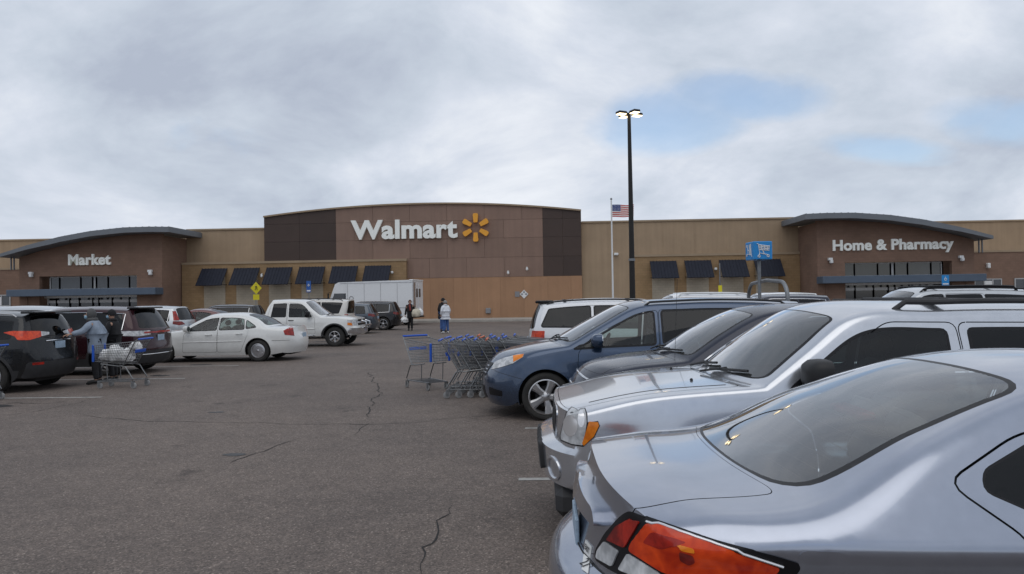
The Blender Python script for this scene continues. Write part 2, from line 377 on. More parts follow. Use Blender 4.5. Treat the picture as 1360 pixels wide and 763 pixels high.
M_PANE = mat('store_glass', (0.030, 0.034, 0.040), 0.08, 0.0, spec=0.9, var=0.3, scale=0.8)
M_WHITE = mat('white_plastic', (0.72, 0.73, 0.73), 0.4)
M_GREY = mat('grey_plastic', (0.22, 0.22, 0.23), 0.5)
M_BLACK = mat('black_plastic', (0.012, 0.012, 0.013), 0.5)
M_GALV = mat('galvanised_steel', (0.22, 0.23, 0.24), 0.5, 0.7, var=0.15, scale=8)

store = thing('store_building', 'long low brown and beige big-box store with arched centre block', 'building', (0, 60, 0), world=True)
def wall(name, x0, x1, y0, y1, z0, z1, mt, parent=store):
    return MB().box(x0, y0, z0, x1, y1, z1).build(name, mt, parent)
Z0 = 0.10
wall('wall', -30.05, -23.3, 60.0, 100, Z0, 7.86, B_BEIGE)
wall('wall', 3.32, 21.0, 60.0, 100, Z0, 7.86, B_BEIGE)
wall('wall', -90, -30.06, 66.0, 100.1, Z0, 7.87, B_BEIGE)
wall('wall', 21.01, 80, 66.0, 100.1, Z0, 7.87, B_BEIGE)
for (x0, x1, y) in ((-30.05, -23.3, 59.9), (3.34, 21.0, 59.9), (-90, -30.06, 65.9), (21.01, 80, 65.9)):
    wall('parapet_cap', x0, x1, y, 99.5, 7.862, 8.0, B_TRIM)
# shallow upright joint ribs of the beige wall, each a strip of its own
for x in (5.6, 7.45, 10.0, 12.6, 15.2, 17.8): wall('joint_strip', x-.03, x+.03, 59.985, 60.05, 5.3, 7.85, B_BEIGE)
# centre block with its arched top
XL, XR = -23.21, 3.31
def arch(x):
    t_ = (x-(XL+XR)/2)/((XR-XL)/2); return 8.92 + 0.83*(1-t_*t_)
n = 40; xs = [XL+0.02+(XR-XL-0.04)*i/n for i in range(n+1)]
mb = MB(); mb.prism([(x, arch(x)-0.12) for x in xs]+[(XR-0.02, Z0), (XL+0.02, Z0)], -75, -59.62, Matrix.Rotation(math.pi/2, 4, 'X'))
mb.build('centre_block', B_BEIGE, store)
mb = MB(); mb.prism([(x, arch(x)) for x in xs]+[(x, arch(x)-0.13) for x in reversed(xs)], -74, -59.35, Matrix.Rotation(math.pi/2, 4, 'X')); mb.build('parapet_cap', B_TRIM, store)
def panel(name, x0, x1, z0, z1, mats, y=59.5, cap=True):
    g_ = 0.008 if cap else .004; k = 6
    top = [(x0+g_+(x1-x0-2*g_)*i/k, min(z1-g_, arch(x0+(x1-x0)*i/k)-0.135) if cap else z1-g_) for i in range(k+1)]
    if min(p[1] for p in top) < z0+0.08: 
        top = [(a, b) for a, b in top if b > z0+0.08]
        if len(top) < 2: return
    mb = MB(); mb.prism(top+[(top[-1][0], z0+g_), (top[0][0], z0+g_)], -(59.64), -(y+rng.uniform(-.006, .006)), Matrix.Rotation(math.pi/2, 4, 'X'))
    mb.build(name, rng.choice(mats), store)
PX0, PX1 = -17.1, 0.12
rows = [3.5, 5.13, 6.72, 8.22, 9.8]
for r_, (za, zb) in enumerate(zip(rows, rows[1:])):
    off = (0 if r_ % 2 else -1.55)
    xx = [PX0] + [PX0+off+3.1*k for k in range(1, 8)]
    if r_ % 2 == 0: xx = [PX0] + [PX0+1.6+3.1*k for k in range(0, 6)]
    xx = [x for x in xx if x < PX1-0.3]+[PX1]
    for a, b in zip(xx, xx[1:]): panel('wall_panel', a, b, za, zb, B_PANEL)
for x0, x1 in ((XL+0.03, -20.2), (-20.2, PX0), (PX1, 1.75), (1.75, XR-0.03)):
    for za, zb in zip(rows, rows[1:]): panel('wall_panel', x0, x1, za, zb, B_DARK)
xo = -11.2
for k in range(8):
    x1 = min(xo+1.94, XR-0.03); panel('wall_panel', xo, x1, Z0+0.02, 3.5, B_ORANGE, 59.52, False); xo = x1
    if x1 >= XR-0.03: break
# low block wings beside the centre block
wall('low_wing', -29.98, -11.15, 59.0, 59.98, Z0, 4.93, B_BRICK)
wall('parapet_cap', -29.98, -11.1, 58.94, 59.6, 4.932, 5.12, B_TRIM)
wall('low_wing', 7.5, 20.98, 59.72, 59.99, Z0, 4.95, B_BRICK)
wall('parapet_cap', 7.46, 20.98, 59.66, 59.98, 4.952, 5.14, B_TRIM)
def awning(x0, y):
    x1 = x0+2.15; yo = y-1.2
    mb = MB(); mb.add([(x0, y, 4.58), (x1, y, 4.58), (x1, yo, 3.18), (x0, yo, 3.18), (x0, y, 4.53), (x1, y, 4.53), (x1, yo+.02, 3.13), (x0, yo+.02, 3.13)],
                      [(0, 3, 2, 1), (4, 5, 6, 7), (0, 1, 5, 4), (2, 3, 7, 6), (0, 4, 7, 3), (1, 2, 6, 5)])
    a = mb.build('awning', M_AWN, store)
    for k in range(9):
        x = x0+0.02+(x1-x0-0.04)*k/8
        MB().add([(x-.015, y, 4.582), (x+.015, y, 4.582), (x+.015, yo, 3.182), (x-.015, yo, 3.182), (x-.015, y, 4.62), (x+.015, y, 4.62), (x+.015, yo, 3.22), (x-.015, yo, 3.22)],
                 [(4, 7, 6, 5), (0, 4, 5, 1), (2, 6, 7, 3), (0, 3, 7, 4), (1, 5, 6, 2)]).build('seam', M_AWN, a)
    for x in (x0+.06, x1-.06):
        MB().tube([(x, y, 3.25), (x, yo+.05, 3.2)], .025, 6).build('bracket', M_AWN2, a)
    MB().box(x0+0.15, y-.012, Z0+.02, x1-0.2, y+.05, 3.9).build('blind_window', B_STONE, store)
for k in range(6): awning(-28.25+2.74*k, 58.99)
for k in range(4): awning(8.86+2.80*k, 59.71)

# entrance blocks with curved roofs
def entrance(sgn, xc, roof_pts):
    """sgn=+1: high end of the roof on the left.  xc = x of the inner wall; the block runs outwards"""
    X = lambda d: xc+sgn*d
    W_ = 11.65
    ds = [p[0] for p in roof_pts]; zs = [p[1] for p in roof_pts]
    zr = lambda d: float(np.interp(d, ds, zs))
    q = [W_*i/16 for i in range(17)]
    open0, open1 = 2.05, 10.0            # band of windows and the doors below
    Mx = Matrix.Rotation(math.pi/2, 4, 'X')
    mb = MB(); mb.prism([(X(d), zr(d)-0.35) for d in q]+[(X(d), 4.05) for d in reversed(q)], -56.35, -56.0, Mx)
    mb.box(min(X(0), X(open0)), 56, Z0, max(X(0), X(open0)), 56.35, 4.05); mb.box(min(X(open1), X(W_)), 56, Z0, max(X(open1), X(W_)), 56.35, 4.05)
    mb.build('front_wall', B_BROWN, store)
    for d0, d1 in ((0, .3), (W_-.3, W_)):
        mb = MB(); mb.box(min(X(d0), X(d1)), 56.352, Z0, max(X(d0), X(d1)), 67, zr(d0)-.55); mb.build('side_wall', B_BROWN, store)
    mb = MB(); mb.box(min(X(open0), X(open1)), 57.2, Z0, max(X(open0), X(open1)), 57.3, 4.05); mb.build('dark_lobby', M_PANE, store)
    # roof slab
    n_ = 48; lo, hi = ds[0], ds[-1]
    dd = [lo+(hi-lo)*i/n_ for i in range(n_+1)]
    th = lambda d: 0.41-0.17*max(0, (d-8)/(hi-8)) if d > 8 else 0.41
    mb = MB(); mb.prism([(X(d), zr(d)) for d in dd]+[(X(d), zr(d)-th(d)) for d in reversed(dd)], -60.6, -54.5, Mx)
    rf = mb.build('curved_roof', M_ROOF, store)
    for d in [lo+0.1+(hi-lo-.2)*i/26 for i in range(27)]:
        p0, p1 = zr(d), zr(d)
        MB().box(X(d)-.015, 54.6, p0-.02, X(d)+.015, 60.5, p0+.04).build('seam', M_ROOF, rf)
    for d in (W_+.12, W_+.36):
        MB().box(min(X(d), X(d+.07)), 55.6, 4.6, max(X(d), X(d+.07)), 55.7, zr(d)-.2).build('roof_strut', M_ROOF, rf)
    # upper band of windows
    zt, zbm = 3.98, 3.02
    cuts = [open0, 3.0, 4.75, 5.72, 6.02, 7.0, 8.75, open1-0.5]
    for a, b in zip(cuts, cuts[1:]):
        w = MB().box(min(X(a+.05), X(b-.05)), 56.62, zbm, max(X(a+.05), X(b-.05)), 56.64, zt).build('window', M_PANE if b-a > .5 else M_FRAME, store)
        mb = MB()
        for c in (a, b): mb.box(X(c)-.035, 56.55, zbm, X(c)+.035, 56.7, zt)
        mb.box(min(X(a), X(b)), 56.56, zbm-.04, max(X(a), X(b)), 56.69, zbm+.03); mb.box(min(X(a), X(b)), 56.56, zt-.05, max(X(a), X(b)), 56.69, zt+.05)
        mb.build('frame', M_FRAME, w)
    # canopy
    mb = MB(); c0, c1 = -0.1, W_+0.15
    mb.rbox(min(X(c0), X(c1)), 54.75, 2.46, max(X(c0), X(c1)), 56.02, 3.0, .03); mb.build('canopy', M_CANOPY, store)
    # doors
    zd = 2.3; cuts = [open0, 3.0, 4.4, 5.5, 6.0, 7.1, 7.9, 9.0, open1-.3]
    for i, (a, b) in enumerate(zip(cuts, cuts[1:])):
        d_ = MB().box(min(X(a+.06), X(b-.06)), 56.62, Z0+.05, max(X(a+.06), X(b-.06)), 56.64, zd-.35).build('door', M_PANE, store)
        mb = MB()
        for c in (a, b): mb.box(X(c)-.05, 56.55, Z0, X(c)+.05, 56.7, zd)
        mb.box(min(X(a), X(b)), 56.56, zd-.4, max(X(a), X(b)), 56.69, zd-.18)
        mb.build('frame', M_FRAME, d_)
    mb = MB(); mb.box(min(X(open0), X(open1)), 56.56, zd, max(X(open0), X(open1)), 56.8, 3.0); mb.build('door_header', M_FRAME, store)
    for d in (0.9, 10.6):
        mb = MB(); mb.rbox(X(d)-.16, 55.72, 4.22, X(d)+.16, 56.0, 4.42, .03); mb.rbox(X(d)-.05, 55.66, 4.0, X(d)+.17, 55.95, 4.25, .04); mb.build('flood_light', M_WHITE, store)
    for d in (0.6, 11.0): MB().tube([(X(d), 55.97, 2.46), (X(d), 55.97, 0.3)], .05, 8).build('downpipe', B_BROWN, store)
roofp = [(-1.35, 7.66), (0.2, 7.70), (2.2, 7.68), (4.8, 7.46), (7.3, 7.06), (9.9, 6.45), (12.2, 5.78)]
entrance(1, 21.0, roofp)
entrance(-1, -30.05, roofp)
# outer wings
def outer_wing(x0, x1, wins):
    w = MB(); w.box(x0, 58.4, Z0, x1, 65.98, 4.75); w.build('outer_wing', B_BROWN, store)
    wall('parapet_cap', x0, x1, 58.34, 66, 4.752, 4.9, B_TRIM)
    for a, b in wins:
        p_ = MB().box(a, 58.37, 0.9, b, 58.39, 2.62).build('window', M_PANE, store)
        mb = MB()
        for x in (a, a+(b-a)*.36, a+(b-a)*.68, b): mb.box(x-.05, 58.33, .85, x+.05, 58.41, 2.67)
        mb.box(a, 58.34, 2.6, b, 58.41, 2.68); mb.box(a, 58.34, .84, b, 58.41, .92); mb.box(a, 58.34, 1.75, b, 58.41, 1.80); mb.build('frame', M_FRAME, p_)
        MB().box(a+(b-a)*.38, 58.35, 1.3, a+(b-a)*.66, 58.36, 2.5).build('notice', M_WHITE, p_)
    xm = (wins[0][0]+wins[0][1])/2
    MB().rbox(xm-.12, 58.1, 3.5, xm+.12, 58.4, 3.9, .04).build('flood_light', M_WHITE, store)
outer_wing(32.68, 80, [(34.0, 36.05), (37.1, 39.2), (41, 43)])
outer_wing(-90, -41.75, [(-46.5, -44.25), (-50.5, -48.2)])
# small fittings on the front
def fitting(name, px, py, Y, w, h, d, mt):
    p = atY(px, py, Y); mb = MB(); mb.rbox(p.x-w/2, Y-d, p.z-h/2, p.x+w/2, Y+.03, p.z+h/2, min(w, h, d)*.2); return mb.build(name, mt, store)
def camera_fit(px, py, Y):
    p = atY(px, py, Y); mb = MB(); mb.tube([(p.x, Y, p.z+.12), (p.x, Y-.25, p.z+.12)], .03, 8); mb.tube([(p.x, Y-.25, p.z+.1), (p.x, Y-.25, p.z-.05)], .09, 10); mb.ball((p.x, Y-.25, p.z-.07), .11)
    mb.build('security_camera', M_WHITE, store, True)
camera_fit(675, 362, 59.5); camera_fit(700, 357, 59.5); camera_fit(349, 366, 59.0)
fitting('utility_box', 648.5, 413, 59.52, .42, .45, .2, M_GREY); fitting('notice', 687, 391, 59.5, .38, .45, .04, M_GREY)
p = atY(696, 391, 59.5); mb = MB(); mb.prism([(p.x-.36, p.z), (p.x, p.z-.36), (p.x+.36, p.z), (p.x, p.z+.36)], -59.5, -59.46, Matrix.Rotation(math.pi/2, 4, 'X')); hz = mb.build('hazard_placard', M_WHITE, store)
for dx, dz in ((-.17, 0), (0, .17), (.17, 0)):
    mb = MB(); mb.prism([(p.x+dx-.1, p.z+dz), (p.x+dx, p.z+dz-.1), (p.x+dx+.1, p.z+dz), (p.x+dx, p.z+dz+.1)], -59.47, -59.45, Matrix.Rotation(math.pi/2, 4, 'X')); mb.build('field', M_GREY, hz)
fitting('flood_light', 818, 338, 60.0, .35, .2, .3, M_WHITE)
fitting('flood_light', 950, 357.5, 59.7, .22, .2, .25, M_WHITE); fitting('flood_light', 521, 362, 59.0, .2, .2, .2, M_WHITE)
MB().tube([(12.8, 70, 7.9), (12.8, 70, 9.0)], .06, 8).build('roof_vent', M_GALV, store)

# ------------------------------------------------------------------ lettering
def letters(root, text, x0, x1, zb, cap_h, y, depth, mt, bold=0.0, gapw=None):
    cu = bpy.data.curves.new('t', 'FONT'); cu.body = text; cu.size = 1.0; cu.offset = bold; cu.extrude = depth/2; cu.space_character = 1.03
    cu.resolution_u = 4
    tmp = bpy.data.objects.new('t', cu); COL.objects.link(tmp)
    dg = bpy.context.evaluated_depsgraph_get(); me = bpy.data.meshes.new_from_object(tmp.evaluated_get(dg))
    bpy.data.objects.remove(tmp)
    co = np.array([v.co[:] for v in me.vertices]); bm = bmesh.new(); bm.from_mesh(me)
    # islands by connectivity (the extrusion joins front, rim and back of every letter)
    bmesh.ops.remove_doubles(bm, verts=bm.verts, dist=1e-5)
    seen = {}; isl = []
    for v in bm.verts:
        if v in seen: continue
        st_ = [v]; seen[v] = len(isl); grp = []
        while st_:
            a = st_.pop(); grp.append(a)
            for e in a.link_edges:
                b = e.other_vert(a)
                if b not in seen: seen[b] = len(isl); st_.append(b)
        isl.append(grp)
    mnx, mxx = co[:, 0].min(), co[:, 0].max()
    H_ = 0.72
    sx = (x1-x0)/(mxx-mnx)
    o = OFF.get(root.name, (0, 0, 0))
    faces = list(bm.faces)
    for gi, grp in enumerate(isl):
        idx = {v: i for i, v in enumerate(grp)}
        vs_ = [(x0+(v.co.x-mnx)*sx-o[0], y-v.co.z-o[1], zb+v.co.y*cap_h/H_-o[2]) for v in grp]
        fs_ = [[idx[v] for v in f.verts] for f in faces if f.verts[0] in idx]
        mm = bpy.data.meshes.new('letter'); mm.from_pydata(vs_, [], fs_); mm.materials.append(mt); mm.validate()
        link('letter', mm, root)
    bm.free(); bpy.data.meshes.remove(me)
M_LET = mat('letter_white', (0.80, 0.82, 0.79), 0.35, emit=0.05)
M_SPARK = mat('spark_yellow', (0.80, 0.36, 0.03), 0.4)
M_LETSIDE = M_LET
sg = thing('store_sign', 'large raised white letters and yellow spark on the brown centre block', 'sign', (-10, 59.4, 6.9), world=True)
letters(sg, 'Walmart', -15.78, -6.9, 6.86, 1.52, 59.34, 0.26, M_LET, bold=0.034)
for k in range(6):
    a = math.pi/2 + k*math.pi/3
    cx_, cz_ = -5.40, 7.60
    u = Vector((math.cos(a), math.sin(a))); w = Vector((-u.y, u.x))
    pts = []
    for rr, hw in ((0.42, .13), (0.46, .16), (1.02, .22), (1.13, .19), (1.17, .1)):
        pts.append((rr, hw))
    poly = [(cx_+u.x*r_+w.x*h_, cz_+u.y*r_+w.y*h_) for r_, h_ in pts]+[(cx_+u.x*r_-w.x*h_, cz_+u.y*r_-w.y*h_) for r_, h_ in reversed(pts)]
    mb = MB(); mb.prism(poly, -59.47, -59.2, Matrix.Rotation(math.pi/2, 4, 'X')); mb.build('spark_ray', M_SPARK, sg)
s2 = thing('market_sign', 'raised white letters reading Market on the left entrance', 'sign', (-36, 55.95, 4.9), world=True)
letters(s2, 'Market', -37.6, -34.15, 4.93, 0.84, 55.93, 0.14, M_LET, bold=0.03)
s3 = thing('pharmacy_sign', 'raised white letters reading Home & Pharmacy on the right entrance', 'sign', (26, 55.95, 4.9), world=True)
letters(s3, 'Home & Pharmacy', 22.14, 31.1, 4.98, 0.80, 55.93, 0.14, M_LET, bold=0.03)

# ------------------------------------------------------------------ poles, signs
M_POLE = mat('dark_bronze_pole', (0.014, 0.013, 0.013), 0.5, 0.3)
M_LAMP = mat('lamp_lens', (1.0, 0.80, 0.50), 0.4, emit=3.2)
pb = Vector((4.46, 36.0, 0))
lp = thing('light_pole', 'tall black parking lot light pole with four lit lamp heads', 'lamp post', pb, world=True)
MB().lathe([(0.0, 0), (.3, 0), (.3, .7), (.27, .75), (0, .76)], 16, Matrix.Translation(pb)).build('pole_base', M_CONC, lp)
MB().tube([pb+Vector((0, 0, .7)), pb+Vector((0, 0, 5)), pb+Vector((-.01, 0, 10.85))], [.15, .125, .085], 12).build('pole', M_POLE, lp, True)
MB().tube([pb+Vector((0, 0, 3.5)), pb+Vector((0, 0, 3.62))], .165, 12).build('band', M_GALV, lp)
for k in range(4):
    a = R_(28)+k*math.pi/2; Mz = Matrix.Translation(pb+Vector((0, 0, 10.82))) @ Matrix.Rotation(a, 4, 'Z')
    hd = MB(); hd.rbox(0.24, -.19, -.05, .70, .19, .07, .03, Mz); hd.box(.05, -.04, -.02, .26, .04, .04, Mz); h_ = hd.build('lamp_head', M_POLE, lp)
    MB().box(.27, -.16, -.085, .67, .16, -.051, Mz).build('lamp_lens', M_LAMP, h_)
fb = Vector((5.05, 52, 0))
fp = thing('flag_pole', 'slim white flag pole in front of the beige wall', 'flag pole', fb, world=True)
MB().tube([fb+Vector((0, 0, .0)), fb+Vector((0, 0, 8.68))], [.075, .05], 10).build('pole', M_WHITE, fp, True)
MB().ball(fb+Vector((0, 0, 8.74)), .08).build('finial', M_GALV, fp, True)
def flag_mat():
    m = bpy.data.materials.new('flag_cloth'); m.use_nodes = True; t = m.node_tree; b = t.nodes['Principled BSDF']; b.inputs['Roughness'].default_value = .8
    uv = t.nodes.new('ShaderNodeUVMap'); s_ = t.nodes.new('ShaderNodeSeparateXYZ'); t.links.new(uv.outputs[0], s_.inputs[0])
    stripe = mth(t, 'LESS_THAN', mth(t, 'MODULO', mth(t, 'MULTIPLY', s_.outputs[1], 13.0), 2.0), 1.0)
    canton = mth(t, 'MULTIPLY', mth(t, 'LESS_THAN', s_.outputs[0], 0.4), mth(t, 'GREATER_THAN', s_.outputs[1], 6/13))
    sx = mth(t, 'ABSOLUTE', mth(t, 'SUBTRACT', mth(t, 'FRACT', mth(t, 'MULTIPLY', s_.outputs[0], 15.0)), .5))
    sy = mth(t, 'ABSOLUTE', mth(t, 'SUBTRACT', mth(t, 'FRACT', mth(t, 'MULTIPLY', s_.outputs[1], 9.3)), .5))
    star = mth(t, 'LESS_THAN', mth(t, 'ADD', sx, sy), .3)
    def mixc(f, a, c):
        n = t.nodes.new('ShaderNodeMix'); n.data_type = 'RGBA'; t.links.new(f, n.inputs[0])
        for i, v in ((6, a), (7, c)):
            if isinstance(v, tuple): n.inputs[i].default_value = (*v, 1)
            else: t.links.new(v, n.inputs[i])
        return n.outputs[2]
    c = mixc(stripe, (.75, .72, .70), (.50, .05, .045)); bl = mixc(star, (.03, .06, .22), (.6, .6, .62))
    t.links.new(mixc(canton, c, bl), b.inputs['Base Color']); return m
rows_, uvs = [], []
for j in range(13):
    row = []
    for i in range(25):
        u, v = i/24, j/12
        x = 1.55*u; ph = 6.5*u-1.2*v
        row.append((fb.x+.06+x*.98, 52+.16*u**.6*math.sin(ph), 7.45+.88*v-.04*u+.05*math.sin(ph*1.1+1)*u)); uvs.append((u, v))
    rows_.append(row)
mb = MB(); mb.grid(rows_); me = mb.mesh('flag', flag_mat(), False, None)
me.polygons.foreach_set('use_smooth', [True]*len(me.polygons))
ul = me.uv_layers.new(name='UVMap')
for lpp in me.loops: ul.data[lpp.index].uv = uvs[lpp.vertex_index]
fl = link('flag', me); tag(fl, 'striped red and white flag with blue starred corner flying from pole', 'flag')

M_YEL = mat('sign_yellow', (0.72, 0.62, 0.02), 0.5); M_BLUE = mat('sign_blue', (0.02, 0.10, 0.36), 0.5); M_LBLUE = mat('sign_sky_blue', (0.012, 0.24, 0.60), 0.45)
def strokes(root_name, root, polys, y, z0, x0, s, r, mt):
    mb = MB()
    for pl in polys: mb.tube([(x0+a*s, y, z0+b*s) for a, b in pl], r, 4)
    return mb.build(root_name, mt, root)
def diamond_sign(px, py, Y, half, label, ztop):
    p = atY(px, py, Y); t_ = thing('crossing_sign', label, 'sign', (p.x, Y, 0.12 if Y > 54.2 else 0), world=True)
    MB().tube([(p.x, Y+.03, 0), (p.x, Y+.03, p.z+half)], .03, 8).build('post', M_GALV, t_)
    mb = MB(); mb.prism([(p.x-half, p.z), (p.x, p.z-half), (p.x+half, p.z), (p.x, p.z+half)], -Y, -(Y-.02), Matrix.Rotation(math.pi/2, 4, 'X')); f_ = mb.build('sign_face', M_YEL, t_)
    strokes('walking_figure', f_, [[(0, .45), (-.05, .1), (-.25, -.4)], [(-.05, .1), (.2, -.1), (.22, -.4)], [(0, .4), (.25, .15)], [(0, .4), (-.25, .2)], [(.02, .62), (.02, .7)]], Y-.025, p.z, p.x, half*.8, .025, M_BLACK)
    t_.rotation_euler.z = R_(54)
    q = half*.55; MB().box(p.x-q, Y-.02, p.z-half-.9*half, p.x+q, Y, p.z-half*1.02).build('plaque', M_YEL, t_)
diamond_sign(340, 383, 53.0, .46, 'yellow diamond pedestrian crossing sign before the left awnings', 3)
def access_sign(px, py, Y, w, h, mt, label):
    p = atY(px, py, Y); t_ = thing('accessible_parking_sign', label, 'sign', (p.x, Y, 0), world=True)
    MB().tube([(p.x, Y+.04, 0), (p.x, Y+.04, p.z+h/2)], .03, 8).build('post', M_GALV, t_)
    f_ = MB().box(p.x-w/2, Y-.02, p.z-h/2, p.x+w/2, Y, p.z+h/2).build('sign_face', mt, t_)
    strokes('wheelchair_symbol', f_, [[(-.1, .7), (-.05, .25), (.3, .2), (.4, -.25)], [(-.15, .2), (-.35, -.05), (-.3, -.35), (0, -.5), (.25, -.35)], [(-.08, .85), (-.06, .9)]], Y-.03, p.z+h*.12, p.x, w*.42, .022, M_WHITE)
    MB().box(p.x-w*.4, Y-.03, p.z-h*.42, p.x+w*.4, Y-.021, p.z-h*.30).build('text_band', M_WHITE, f_)
access_sign(410, 381, 47, .30, .75, M_BLUE, 'blue accessible parking sign before the left awnings')
access_sign(1255.5, 372.5, 44, .42, .6, M_LBLUE, 'blue accessible parking sign before the pharmacy entrance')
p = atY(956.5, 384, 52); t_ = thing('crossing_sign', 'grey signpost with small yellow plaque before the right awnings', 'sign', (p.x, 52, 0), world=True)
MB().tube([(p.x, 52.03, 0), (p.x, 52.03, 4.0)], .05, 8).build('post', M_GALV, t_)
MB().box(p.x-.13, 51.98, p.z-.22, p.x+.13, 52, p.z+.25).build('sign_face', M_YEL, t_)
# litter bin by the wall
p = ground(586.5, 424); bn_ = thing('litter_bin', 'black ribbed litter bin standing by the tan wall', 'bin', (p.x, 57.5, .14))
bx_ = atY(586.5, 415, 57.5).x; bn_.location.x = bx_
MB().lathe([(0, 0), (.27, 0), (.27, .8), (.3, .8), (.3, .88), (.2, .95), (0, .96)], 16).build('body', M_BLACK, bn_)
for k in range(14):
    a = 2*math.pi*k/14; MB().cbox((.28*math.cos(a), .28*math.sin(a), .42), (.03, .03, .7)).build('slat', M_BLACK, bn_)
# ------------------------------------------------------------------ vehicles
def pchip(pts):
    xs = np.array([p[0] for p in pts], float); ys = np.array([p[1] for p in pts], float); h = np.diff(xs); d = np.diff(ys)/h; m_ = np.zeros(len(xs))
    m_[0], m_[-1] = d[0], d[-1]
    for i in range(1, len(xs)-1):
        if d[i-1]*d[i] > 0: m_[i] = 3*(h[i-1]+h[i])/((2*h[i]+h[i-1])/d[i-1]+(h[i]+2*h[i-1])/d[i])
    def f(x):
        x = np.clip(np.asarray(x, float), xs[0], xs[-1]); i = np.clip(np.searchsorted(xs, x)-1, 0, len(h)-1); t = (x-xs[i])/h[i]
        return (2*t**3-3*t**2+1)*ys[i]+(t**3-2*t**2+t)*h[i]*m_[i]+(-2*t**3+3*t**2)*ys[i+1]+(t**3-t**2)*h[i]*m_[i+1]
    return f
def hermite(keys, corner):
    K = np.array(keys, float); n = len(K); ch = np.array([max(1e-3, math.hypot(*(K[i+1]-K[i])[:2])) for i in range(n-1)])
    D = np.diff(K, axis=0)/ch[:, None]; Ti = np.zeros_like(K); To = np.zeros_like(K)
    for i in range(n):
        if i == 0: Ti[i] = To[i] = D[0]
        elif i == n-1: Ti[i] = To[i] = D[-1]
        elif corner[i]: Ti[i] = D[i-1]; To[i] = D[i]
        else: Ti[i] = To[i] = (D[i-1]*ch[i]+D[i]*ch[i-1])/(ch[i]+ch[i-1])
    def f(u):
        u = np.clip(np.asarray(u, float), 0, n-1); i = np.minimum(u.astype(int), n-2); t = (u-i)[..., None]; h = ch[i][..., None]
        return (2*t**3-3*t**2+1)*K[i]+(t**3-2*t**2+t)*h*To[i]+(-2*t**3+3*t**2)*K[i+1]+(t**3-t**2)*h*Ti[i+1]
    return f
def inpoly(P, poly):
    P = np.asarray(P, float); poly = np.asarray(poly, float); x, y = P[:, 0], P[:, 1]; r = np.zeros(len(P), bool); j = len(poly)-1
    for i in range(len(poly)):
        xi, yi = poly[i]; xj, yj = poly[j]
        c = ((yi > y) != (yj > y)) & (x < (xj-xi)*(y-yi)/((yj-yi) if yj != yi else 1e-12)+xi); r ^= c; j = i
    return r
def resample(poly, d, closed=True):
    out = []; n = len(poly)
    for i in range(n if closed else n-1):
        a = np.array(poly[i], float); b = np.array(poly[(i+1) % n], float); k = max(1, int(math.ceil(np.linalg.norm(b-a)/d)))
        out += [tuple(a+(b-a)*j/k) for j in range(k)]
    if not closed: out.append(tuple(poly[-1]))
    return out
def round_poly(poly, r, k=4):
    out = []; n = len(poly)
    for i in range(n):
        p = np.array(poly[i], float); a = np.array(poly[i-1], float); b = np.array(poly[(i+1) % n], float)
        da, db = a-p, b-p; la, lb = np.linalg.norm(da), np.linalg.norm(db); q = min(r, la*.45, lb*.45)
        p0, p1 = p+da/la*q, p+db/lb*q
        for j in range(k+1):
            t = j/k; out.append(tuple((1-t)**2*p0+2*t*(1-t)*p+t*t*p1))
    return out
def area(poly): return sum(poly[i-1][0]*poly[i][1]-poly[i][0]*poly[i-1][1] for i in range(len(poly)))/2
def offset_poly(poly, d):                     # outwards for d > 0
    s = 1 if area(poly) > 0 else -1; n = len(poly); out = []
    for i in range(n):
        p = np.array(poly[i], float); a = p-np.array(poly[i-1]); b = np.array(poly[(i+1) % n])-p
        na = np.array((a[1], -a[0]))*s/(np.linalg.norm(a)+1e-12); nb = np.array((b[1], -b[0]))*s/(np.linalg.norm(b)+1e-12)
        m_ = na+nb; k = max(.5, (m_@m_)/2); out.append(tuple(p+d*m_/k))
    return out
def cdt(loops, pts, lines=()):
    V, Ed, seen = [], [], {}
    def idx(p):
        k = (round(p[0], 5), round(p[1], 5))
        if k not in seen: seen[k] = len(V); V.append(Vector((float(p[0]), float(p[1]))))
        return seen[k]
    for lp_ in loops:
        ii = [idx(p) for p in lp_]
        for a, b in zip(ii, ii[1:]+ii[:1]):
            if a != b: Ed.append((a, b))
    for ln in lines:
        ii = [idx(p) for p in ln]; Ed += [(a, b) for a, b in zip(ii, ii[1:]) if a != b]
    for p in pts: idx(p)
    r = delaunay_2d_cdt(V, Ed, [], 0, 1e-5)
    return np.array([v[:] for v in r[0]]), np.array([f[:] for f in r[2] if len(f) == 3])

# vehicle materials
def paint(name, col, metal=0.0, rough=0.35, dirt=0.5, var=0.04):
    dk = max(col) < .06; return mat(name, col, rough, metal, var=var, scale=14, coat=.55 if dk else .9, dirt=dirt*.5 if dk else dirt, spec=.2 if dk else .5)
M_RUB = mat('black_rubber', (0.008, 0.008, 0.009), 0.55); M_TYRE = mat('tyre_rubber', (0.016, 0.016, 0.016), 0.85, var=0.5, scale=6, col2=(0.035, 0.033, 0.03)); M_TRIM = mat('black_trim', (0.008, 0.008, 0.010), 0.4, spec=.25)
M_CLAD = mat('grey_cladding', (0.028, 0.028, 0.030), 0.7, var=0.2, scale=6); M_CHROME = mat('chrome', (0.62, 0.63, 0.65), 0.14, 1.0); M_ALLOY = mat('alloy', (0.48, 0.48, 0.49), 0.32, 0.85, var=0.08, scale=10, dirt=0.0)
M_DARKMET = mat('dark_metal', (0.02, 0.02, 0.021), 0.6, 0.4); M_CABIN = mat('cabin_dark', (0.028, 0.027, 0.027), 0.85); M_SEAT = mat('seat_cloth_grey', (0.11, 0.105, 0.10), 0.9, var=0.15, scale=30)
M_SEATB = mat('seat_cloth_beige', (0.30, 0.25, 0.19), 0.9, var=0.1, scale=30)
